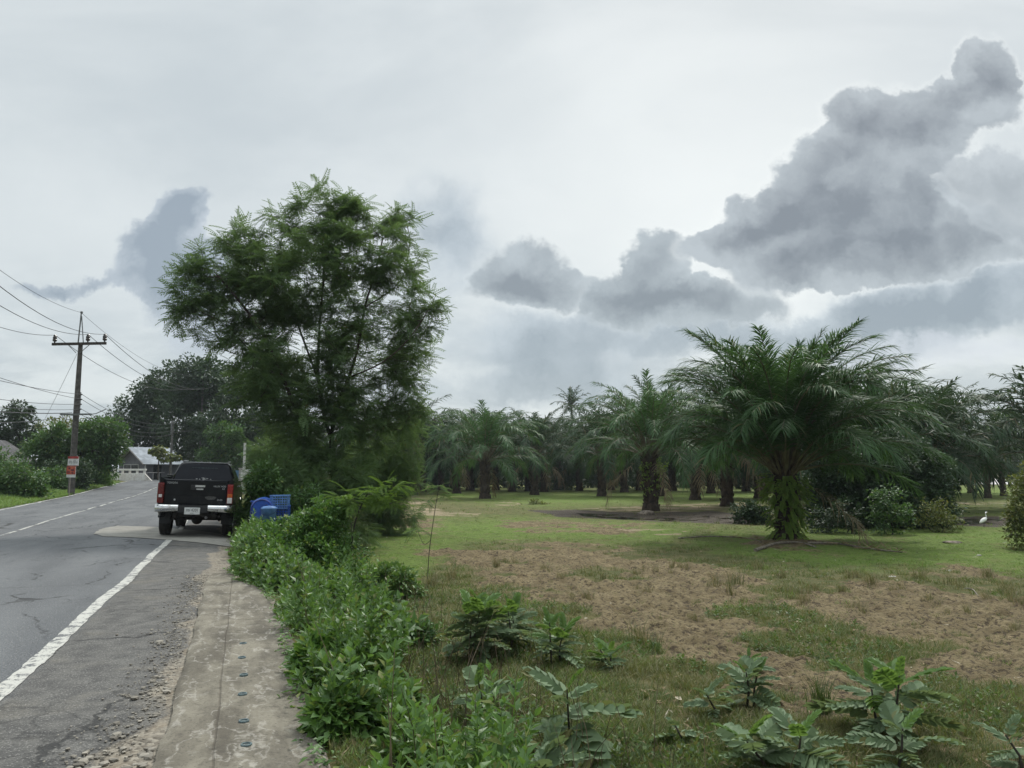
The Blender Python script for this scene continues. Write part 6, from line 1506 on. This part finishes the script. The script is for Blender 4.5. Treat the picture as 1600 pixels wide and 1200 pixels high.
def build_grass():
    g = Geo(); gl = Geo()
    tufts = [blades(10, .55, .6, .05) for _ in range(4)]
    N = 95000; px = rng.uniform(380, 1720, N); py = 775 + rng.random(N) ** .8 * 560; x, y, z = to_ground(px, py); s, t = st_of(x, y)
    D, S, W, Lh = masks(x, y, z); pt = fbm(x * 1.3, y * 1.3, 83, 4)
    pr = (1 - D * .93) * (1 - S) * (1 - W) * np.clip((pt - .30) * 4, 0.15, 1); pr = np.maximum(pr, .03 * (1 - S)); ok = (rng.random(N) < pr) & (s > VE(t) + .1) & (y > 3.0) & (y < 60)
    x, y, z, Lh, D, pt = x[ok], y[ok], z[ok], Lh[ok], D[ok], pt[ok]; n = len(x)
    sz = rng.uniform(.05, .15, n) * np.interp(y, [4, 12, 30, 60], [.95, 1.0, 1.15, 1.5]) * np.where(D > .4, .8, 1) * (1 - .45 * Lh)
    lu = rng.random(n) < np.clip(Lh * 1.1 + .15 * (pt > .6), 0, .95); k = rng.integers(0, 4, n)
    fat = np.interp(y, [4, 20, 60], [1.0, 1.6, 2.4])
    for i in range(4):
        tv, tf = tufts[i]
        for G, m in ((g, (k == i) & ~lu), (gl, (k == i) & lu)):
            G.scatter(tv, tf, np.stack([x, y, z - .01], -1)[m], yaw(m.sum(), .2), np.stack([sz * fat, sz * fat, sz], -1)[m])
    # verge left of the road
    N = 9000; t = rng.uniform(16, 75, N); s = LL(t) - .35 - rng.random(N) ** 1.5 * 5; x, y = xy_of(s, t); z = H(x, y); sz = rng.uniform(.10, .26, N)
    for i in range(4):
        m = np.arange(N) % 4 == i; gl.scatter(*tufts[i], np.stack([x, y, z - .01], -1)[m], yaw(m.sum(), .2), np.stack([sz * 2.2, sz * 2.2, sz], -1)[m])
    # strip of shoulder grass between slab end and pickup, and beyond
    N = 1600; t = rng.uniform(6.3, 40, N); s = VE(t) + rng.normal(.18, .16, N); x, y = xy_of(s, t); z = H(x, y); sz = rng.uniform(.05, .16, N)
    for i in range(4):
        m = np.arange(N) % 4 == i; g.scatter(*tufts[i], np.stack([x, y, z - .01], -1)[m], yaw(m.sum(), .3), np.stack([sz * 1.3, sz * 1.3, sz], -1)[m])
    tag(g.build('grass', L_GRASS), 'rough grass mixed with dry blades over the near field', 'grass', kind='stuff')
    tag(gl.build('grass', L_LUSH), 'short bright green grass of the lawn patches and left verge', 'grass', kind='stuff')
    # taller clumps standing in the bare soil
    spots = [(775, 888, .34), (795, 880, .3), (912, 940, .34), (952, 905, .3), (985, 900, .3), (1010, 925, .26), (1055, 890, .4), (1125, 915, .5), (1138, 925, .4), (1020, 895, .3), (1228, 905, .3), (1270, 930, .34), (1262, 940, .28), (1340, 905, .36), (1358, 912, .4), (1300, 925, .3),
             (1228, 925, .26), (1335, 958, .3), (1460, 945, .3), (1490, 915, .34), (1535, 905, .4), (1560, 940, .34), (1578, 925, .36), (950, 870, .26), (880, 905, .28), (1400, 925, .3), (1430, 905, .34), (700, 905, .4), (668, 920, .4), (640, 935, .45), (1500, 960, .26),
             (1090, 975, .26), (1020, 1010, .4), (900, 960, .25), (860, 895, .3), (1180, 890, .34), (1205, 945, .2), (1590, 985, .24), (1150, 940, .2), (1610, 950, .4)]
    g = Geo()
    for (a, b, h) in spots:
        p = gp(a, b); tv, tf = blades(34, .32, .55, .022); m = 3; P = np.array(p) + rng.normal(size=(m, 3)) * [.14, .14, 0]
        g.scatter(tv, tf, P - [0, 0, .02], yaw(m, .1), np.array([h, h * .85, h * .7]))
    tag(g.build('grass', leaf_mat('clump_grass', (.08, .10, .04), (.13, .135, .06), (.24, .19, .11), .35, trans=.3)), 'scattered taller clumps of half dry grass standing in the bare soil', 'grass', kind='stuff')
def pin_weed(px, py, h, nl, ll, label, stems=1, group='broad leaved weeds of the near field', young=.25, tv=TV_P, tf=TF_P, seed=0, spread=.10, lean=(0, 0)):
    ll *= 1.12; nl = int(nl * 1.15); p = gp(px, py); t = empty('broad_leaved_weed', p, 0, label, 'weed', group); gs, gg, gy = Geo(), Geo(), Geo()
    for k in range(stems):
        a = rng.random() * 6.28; o = np.array([math.cos(a), math.sin(a), 0]) * spread * (k > 0); hh = h * rng.uniform(.75, 1.0) if k else h
        top = o + np.array([rng.normal() * .06 + lean[0] * hh + o[0] * 1.2, rng.normal() * .06 + lean[1] * hh + o[1] * 1.2, hh]); mid = (o + top) / 2 + np.array([rng.normal() * .02, rng.normal() * .02, 0])
        pts = np.array([o + [0, 0, -.05], (o + mid) / 2, mid, (mid + top) / 2, top]); gs.tube(pts, np.linspace(.013, .006, 5), 6)
        m = nl; q = (np.arange(m) + .5) / m; u = .22 + .78 * q; az = np.arange(m) * 2.39996 + rng.random() * 6; el = np.radians(np.interp(q, [0, .6, .9, 1], [-2, 22, 50, 78])) + rng.normal(size=m) * .12
        P = np.stack([np.interp(u * 4, np.arange(5), pts[:, i]) for i in range(3)], 1); f = np.stack([np.cos(az) * np.cos(el), np.sin(az) * np.cos(el), np.sin(el)], 1); nr = np.stack([-np.cos(az) * .3, -np.sin(az) * .3, np.ones(m)], 1) + rng.normal(size=(m, 3)) * .35; el = el + rng.normal(size=m) * .2; az = az + rng.normal(size=m) * .5
        sc = ll * np.interp(q, [0, .3, .8, 1], [.75, 1.05, .85, .5]) * rng.uniform(.6, 1.15, m); y_ = q > 1 - young
        gg.scatter(tv, tf, P[~y_], frames(f, nr)[~y_], sc[~y_]); gy.scatter(tv, tf, P[y_], frames(f, nr)[y_], sc[y_])
    gs.build('stem', STEM, t); gg.build('foliage', L_GREY, t)
    if gy.n: gy.build('young_leaves', L_GREYY, t)
def build_litter():
    N = 5200; px = rng.uniform(420, 1750, N); py = 790 + rng.random(N) ** .9 * 480; x, y, z = to_ground(px, py); s, t = st_of(x, y); cl = fbm(x * .9, y * .9, 120, 4); ok = (s > VE(t) + .3) & (y < 40) & (cl > .42); x, y, z = x[ok], y[ok], z[ok]; n = len(x)
    f = rdir(n); f[:, 2] *= .25; nr = rdir(n) * .5; nr[:, 2] += 1; g = Geo(); sz = rng.uniform(.03, .11, n); k = rng.random(n) < .45
    P = np.stack([x, y, z + .012], -1); R_ = frames(f, nr)
    g.scatter(TV_LEAF * [.7, 1, 1], TF_LEAF, P[k], R_[k], sz[k] * .8); g.scatter(TV_Q * [.10, 1, 1], TF_Q, P[~k], R_[~k], sz[~k] * 1.9)
    lm = leaf_mat('dead_leaf', (.13, .085, .045), (.26, .20, .12), (.42, .37, .28), .12, trans=.05, rough=.85)
    tag(g.build('leaf_litter', lm), 'dead leaves and straws strewn over the soil and grass', 'litter', kind='stuff')
def build_plants():
    pin_weed(735, 1035, .62, 13, .34, 'large grey green broad leaved weed, tallest of the clump left of the bare soil', 3, spread=.10)
    pin_weed(800, 1020, .52, 12, .33, 'spreading broad leaved weed in the middle of the clump left of the bare soil', 2, spread=.12)
    pin_weed(862, 1040, .48, 11, .28, 'broad leaved weed with yellow green top at the right of the clump', 2, spread=.10, young=.5)
    pin_weed(760, 1135, .40, 9, .26, 'single broad leaved weed with an umbrella of pale top leaves, below the big clump', 1, tv=TV_P2, tf=TF_P2)
    pin_weed(893, 1180, .52, 11, .36, 'broad leaved weed with a dark bare stem and large drooping leaves at the frame bottom', 1, young=.1, tv=TV_P2, tf=TF_P2)
    pin_weed(860, 1230, .22, 8, .30, 'low broad leaved weed with wide flat leaves at the very bottom of the frame', 2, young=0, tv=TV_P2, tf=TF_P2)
    pin_weed(1178, 1105, .36, 8, .24, 'small broad leaved weed with a reddish stem left of the reed tuft', 2, young=.1, tv=TV_P2, tf=TF_P2)
    pin_weed(1128, 1125, .24, 7, .2, 'small pale weed just left of the reddish stemmed weed', 1, young=0, tv=TV_P2, tf=TF_P2)
    pin_weed(1388, 1165, .56, 13, .36, 'tall broad leaved weed with layered fern like leaves right of the reed tuft', 2, spread=.08, young=.35)
    pin_weed(1400, 1215, .34, 9, .34, 'broad leaved weed with arching leaves in front of the tall one', 1, young=.1)
    pin_weed(1240, 1215, .30, 9, .34, 'low spreading broad leaved weed at the bottom edge below the reed tuft', 2, young=.2, spread=.15)
    pin_weed(1075, 1165, .16, 6, .18, 'tiny pale broad leaved weed in the grass left of the bottom middle', 1, young=0, tv=TV_P2, tf=TF_P2)
    pin_weed(1600, 1215, .26, 7, .24, 'grey green weed cut by the right lower corner of the frame', 1, young=0)
    pin_weed(958, 1050, .24, 8, .2, 'small fern like weed beside the edge of the bare soil', 2, young=.5, spread=.08)
    pin_weed(1180, 1055, .20, 7, .18, 'small bright weed on the edge of the bare soil above the reddish stemmed weed', 1, young=.7)
    # reed tufts
    p = gp(1280, 1120); t = empty('reed_tuft', p, 0, 'upright dark green reed tuft at the lower edge of the bare soil', 'reed tuft'); g = Geo()
    tv, tf = blades(70, .22, .35, .016); g.scatter(tv, tf, np.array([[0, 0, -.02], [.05, .02, -.02]]), yaw(2, .05), np.array([.46, .38])); g.build('foliage', leaf_mat('reed', (.04, .08, .025), (.08, .12, .035), trans=.25), t)
    p = gp(1022, 1022); t = empty('reed_tuft', p, 0, 'small pointed tuft of blades near the left side of the bare soil', 'reed tuft'); g = Geo()
    tv, tf = blades(46, .22, .6, .022); g.scatter(tv, tf, np.array([[0, 0, -.02]]), yaw(1, .05), np.array([.30])); g.build('foliage', bpy.data.materials['reed'], t)
    # saplings
    def sapling(base, pts, crown, Y, label, n, sz, mat, tv=TV_FF, tf=TF_FF):
        p = gp(*base); Y = p.y; t = empty('sapling', p, 0, label, 'sapling'); o = np.array(p); L = Limbs()
        for k, pl in enumerate(pts):
            P = [np.array(at(a, b, Y + d)) - o for a, b, d in pl]
            if k == 0: main = L.smooth_limb([np.array([0, 0, -.05])] + P)
            else: L.smooth_limb(P, main[min(len(main) - 1, int(len(main) * .45))])
        B = local(blob_px(crown, Y), o); C, _ = sample_blobs(B, n, 0, .2); tips = L.grow(C, .1, .05)
        g = Geo(); L.build(g, .0035, 2.4, .022); g.build('trunk', STEM, t)
        pos = []; fw = []
        for (i, q, d, a) in tips:
            for k in range(4): pos.append(q + rng.normal(size=3) * .03); f = d / (np.linalg.norm(d) + 1e-9) * .8 + rng.normal(size=3) * .6; f[2] *= .4; fw.append(f)
        nn = len(pos); nr = rdir(nn) * .2; nr[:, 2] += 1; g = Geo(); g.scatter(tv, tf, np.array(pos), frames(np.array(fw), nr), rng.uniform(.6, 1.2, nn) * sz); g.build('crown', mat, t)
    sapling((540, 938), [[(546, 880, 0), (552, 830, 0), (560, 800, 0), (572, 775, 0)], [(548, 815, .1), (542, 790, .2)]], [(560, 782, 44, 16), (585, 770, 40, 14), (612, 760, 24, 8), (540, 790, 26, 12), (600, 785, 30, 10)], 12, 'thin forked sapling with a flat feathery yellow green crown right of the vine bush', 55, .25, L_FEATH_Y)
    sapling((668, 905), [[(670, 870, 0), (674, 835, 0), (680, 795, 0), (684, 770, 0)], [(662, 850, .1), (652, 828, .2)]], [(682, 760, 16, 10), (690, 775, 14, 8), (672, 785, 12, 8), (650, 826, 8, 6), (690, 800, 12, 8)], 12, 'very thin sparse sapling standing alone on the field edge', 10, .28, L_FEATH)
    # fallen fronds and branches at the foot of the largest palm
    bm_ = simple('dry_wood', (.22, .19, .15), .85, var=.4, scale=12, c2=(.10, .085, .065))
    def branch(pix, r, label, name='fallen_branch', cat='branch', tw=6):
        P = [gp(a, b) for a, b in pix]; c = P[len(P) // 2]; t = empty(name, c, 0, label, cat); L = Limbs(); L.smooth_limb([(q.x - c.x, q.y - c.y, q.z - c.z + r * .8 + .02 * (i % 2)) for i, q in enumerate(P)])
        g = Geo(); pts = np.array(L.p); g.tube(pts, np.linspace(r, r * .4, len(pts)), 7); g.build('stalk', bm_, t)
        if tw:
            gg = Geo(); n = tw * 6; u = rng.random(n) * .7 + .3; P_ = np.stack([np.interp(u * (len(pts) - 1), np.arange(len(pts)), pts[:, i]) for i in range(3)], 1); f = rdir(n); f[:, 2] = np.abs(f[:, 2]) * .25
            gg.scatter(TV_Q * [.09, 1, 1], TF_Q, P_, frames(f, rdir(n)), rng.uniform(.2, .5, n)); gg.build('leaflets', L_DRY, t)
    branch([(1180, 862), (1215, 852), (1250, 850), (1275, 858)], .05, 'pale bare frond stalk lying across the foot of the largest palm', 'fallen_frond', 'fallen frond', 0)
    branch([(1262, 850), (1310, 852), (1350, 858), (1410, 866)], .04, 'dry fallen frond lying on the bright grass right of the largest palm', 'fallen_frond', 'fallen frond', 10)
    branch([(1060, 842), (1110, 840), (1170, 842), (1190, 850)], .025, 'thin dry stick lying left of the largest palm foot', 'fallen_branch', 'branch', 3)
    branch([(1508, 921), (1520, 924), (1528, 932)], .018, 'short pale stick on the soil near the right frame edge', 'fallen_branch', 'branch', 0)
    branch([(950, 936), (964, 940)], .012, 'tiny pale stick on the bare soil in the middle of the field', 'fallen_branch', 'branch', 0)
    sm = simple('pale_stone', (.50, .47, .42), .85, var=.3, scale=14); sm2 = simple('brown_stone', (.22, .18, .14), .9, var=.4, scale=8)
    def stone(px, py, r, m, label, fl=.5):
        p = gp(px, py); b = bmesh.new(); bmesh.ops.create_icosphere(b, subdivisions=3, radius=1)
        for q in b.verts: q.co *= 1 + (float(fbm(q.co.x * 1.6 + px, q.co.y * 1.6 + q.co.z, 3, 3)) - .5) * .6; q.co = Vector((q.co.x * r * 1.3, q.co.y * r, q.co.z * r * fl))
        g = Geo(); g.bm(b); o = g.build('stone', m, smooth=True, loc=p); tag(o, label, 'stone')
    stone(1483, 892, .05, sm, 'small white stone on the bright grass near the right frame edge'); stone(1490, 848, .22, sm2, 'flat greyish stone in the bright grass right of the fallen frond', .25)
    stone(1010, 803, .34, sm2, 'low brown stone at the foot of the vine covered palm', .5); stone(1395, 902, .06, sm, 'small pale stone below the bright grass'); stone(70, 773, .16, sm, 'white crumpled stone on the left verge by the road', .5); stone(1530, 868, .05, sm, 'little pale stone on the grass at right of the flat one')
    stone(366, 807, .11, simple('grey_rag', (.2, .2, .2), .9), 'grey stone beside the pickup rear wheel', .9)
    # white egret by the far puddle
    p = gp(1538, 824); t = empty('egret', p, .4, 'white egret standing by the small puddle at right', 'egret'); eg = simple('white_feathers', (.78, .78, .75), .8, var=.05)
    g = Geo(); g.tube([(-.26, 0, .17), (-.18, 0, .21), (-.06, 0, .27), (.06, 0, .32), (.13, 0, .36), (.15, 0, .42), (.12, 0, .49), (.12, 0, .55), (.16, 0, .585), (.21, 0, .585)], [.012, .045, .078, .075, .045, .024, .019, .018, .027, .012], 10); g.build('body', eg, t, smooth=True)
    g = Geo(); g.tube([(.20, 0, .585), (.30, 0, .575)], [.011, .002], 6); g.build('bill', simple('bill_yellow', (.5, .35, .05), .5), t)
    for s in (-.02, .025): g = Geo(); g.tube([(0, s, .26), (.02, s, .14), (0, s, 0), (.04, s, 0)], .006, 5); g.build('leg', simple('bird_leg', (.03, .03, .03), .6), t)
    # sheets of standing water in the wet hollows
    T = new_mat('puddle_water'); T.put(T.bsdf.inputs['Base Color'], (.035, .03, .022)); T.bsdf.inputs['Roughness'].default_value = .07; bump(T, T.noise(T.obj, 6, 3, .5), .05, .01)
    def puddle(pix, dz):
        P = [gp(a, b) for a, b in pix]; z = np.mean([q.z for q in P]) + dz; b = bmesh.new(); vs = []
        for i in range(len(P)):
            a, c = P[i], P[(i + 1) % len(P)]
            for k in range(6): q = a.lerp(c, k / 6); vs.append(b.verts.new((q.x + rng.normal() * .06, q.y + rng.normal() * .10, z)))
        f = b.faces.new(vs); bmesh.ops.triangulate(b, faces=[f]); bmesh.ops.recalc_face_normals(b, faces=b.faces[:])
        if b.faces[0].normal.z < 0: bmesh.ops.reverse_faces(b, faces=b.faces[:])
        g = Geo(); g.bm(b); tag(g.build('water', T.mat), kind='structure')
    puddle([(900, 801), (1000, 804), (1090, 803), (1180, 810), (1160, 816), (1060, 813), (980, 810), (915, 806)], -.035)
    puddle([(1490, 811), (1530, 809), (1568, 811), (1550, 818), (1500, 817)], -.03)
    # pale far road beyond the grove at right
    T = new_mat('far_concrete'); T.put(T.bsdf.inputs['Base Color'], T.mix(T.noise(T.obj, .3, 4, .6), (.44, .43, .41), (.58, .57, .55)))
    P = [gz(1380, 757, -.5), gz(1800, 757, -.5), gz(1800, 748.5, -.5), gz(1380, 748.5, -.5)]
    g = Geo(); g.add([(q.x, q.y, -.5 + .02) for q in P], [[0, 1, 2, 3]]); tag(g.build('far_road', T.mat), kind='structure')
build_ditch(); build_weeds(); build_grass(); build_litter(); build_plants()
def build_haze():
    m = bpy.data.materials.new('haze_air'); m.use_nodes = True; m.node_tree.nodes.clear()
    out = m.node_tree.nodes.new('ShaderNodeOutputMaterial'); v = m.node_tree.nodes.new('ShaderNodeVolumePrincipled')
    v.inputs['Color'].default_value = (.80, .88, .95, 1); v.inputs['Density'].default_value = 0.0003; v.inputs['Anisotropy'].default_value = 0.2
    m.node_tree.links.new(v.outputs[0], out.inputs['Volume'])
    g = Geo(); g.box(-6500, 6500, -6500, 6500, -3, 20); o = g.build('haze', m); tag(o, 'thin pale haze lying over road, field and grove', 'haze', kind='stuff')
    scene.cycles.volume_bounces = 0
build_haze()
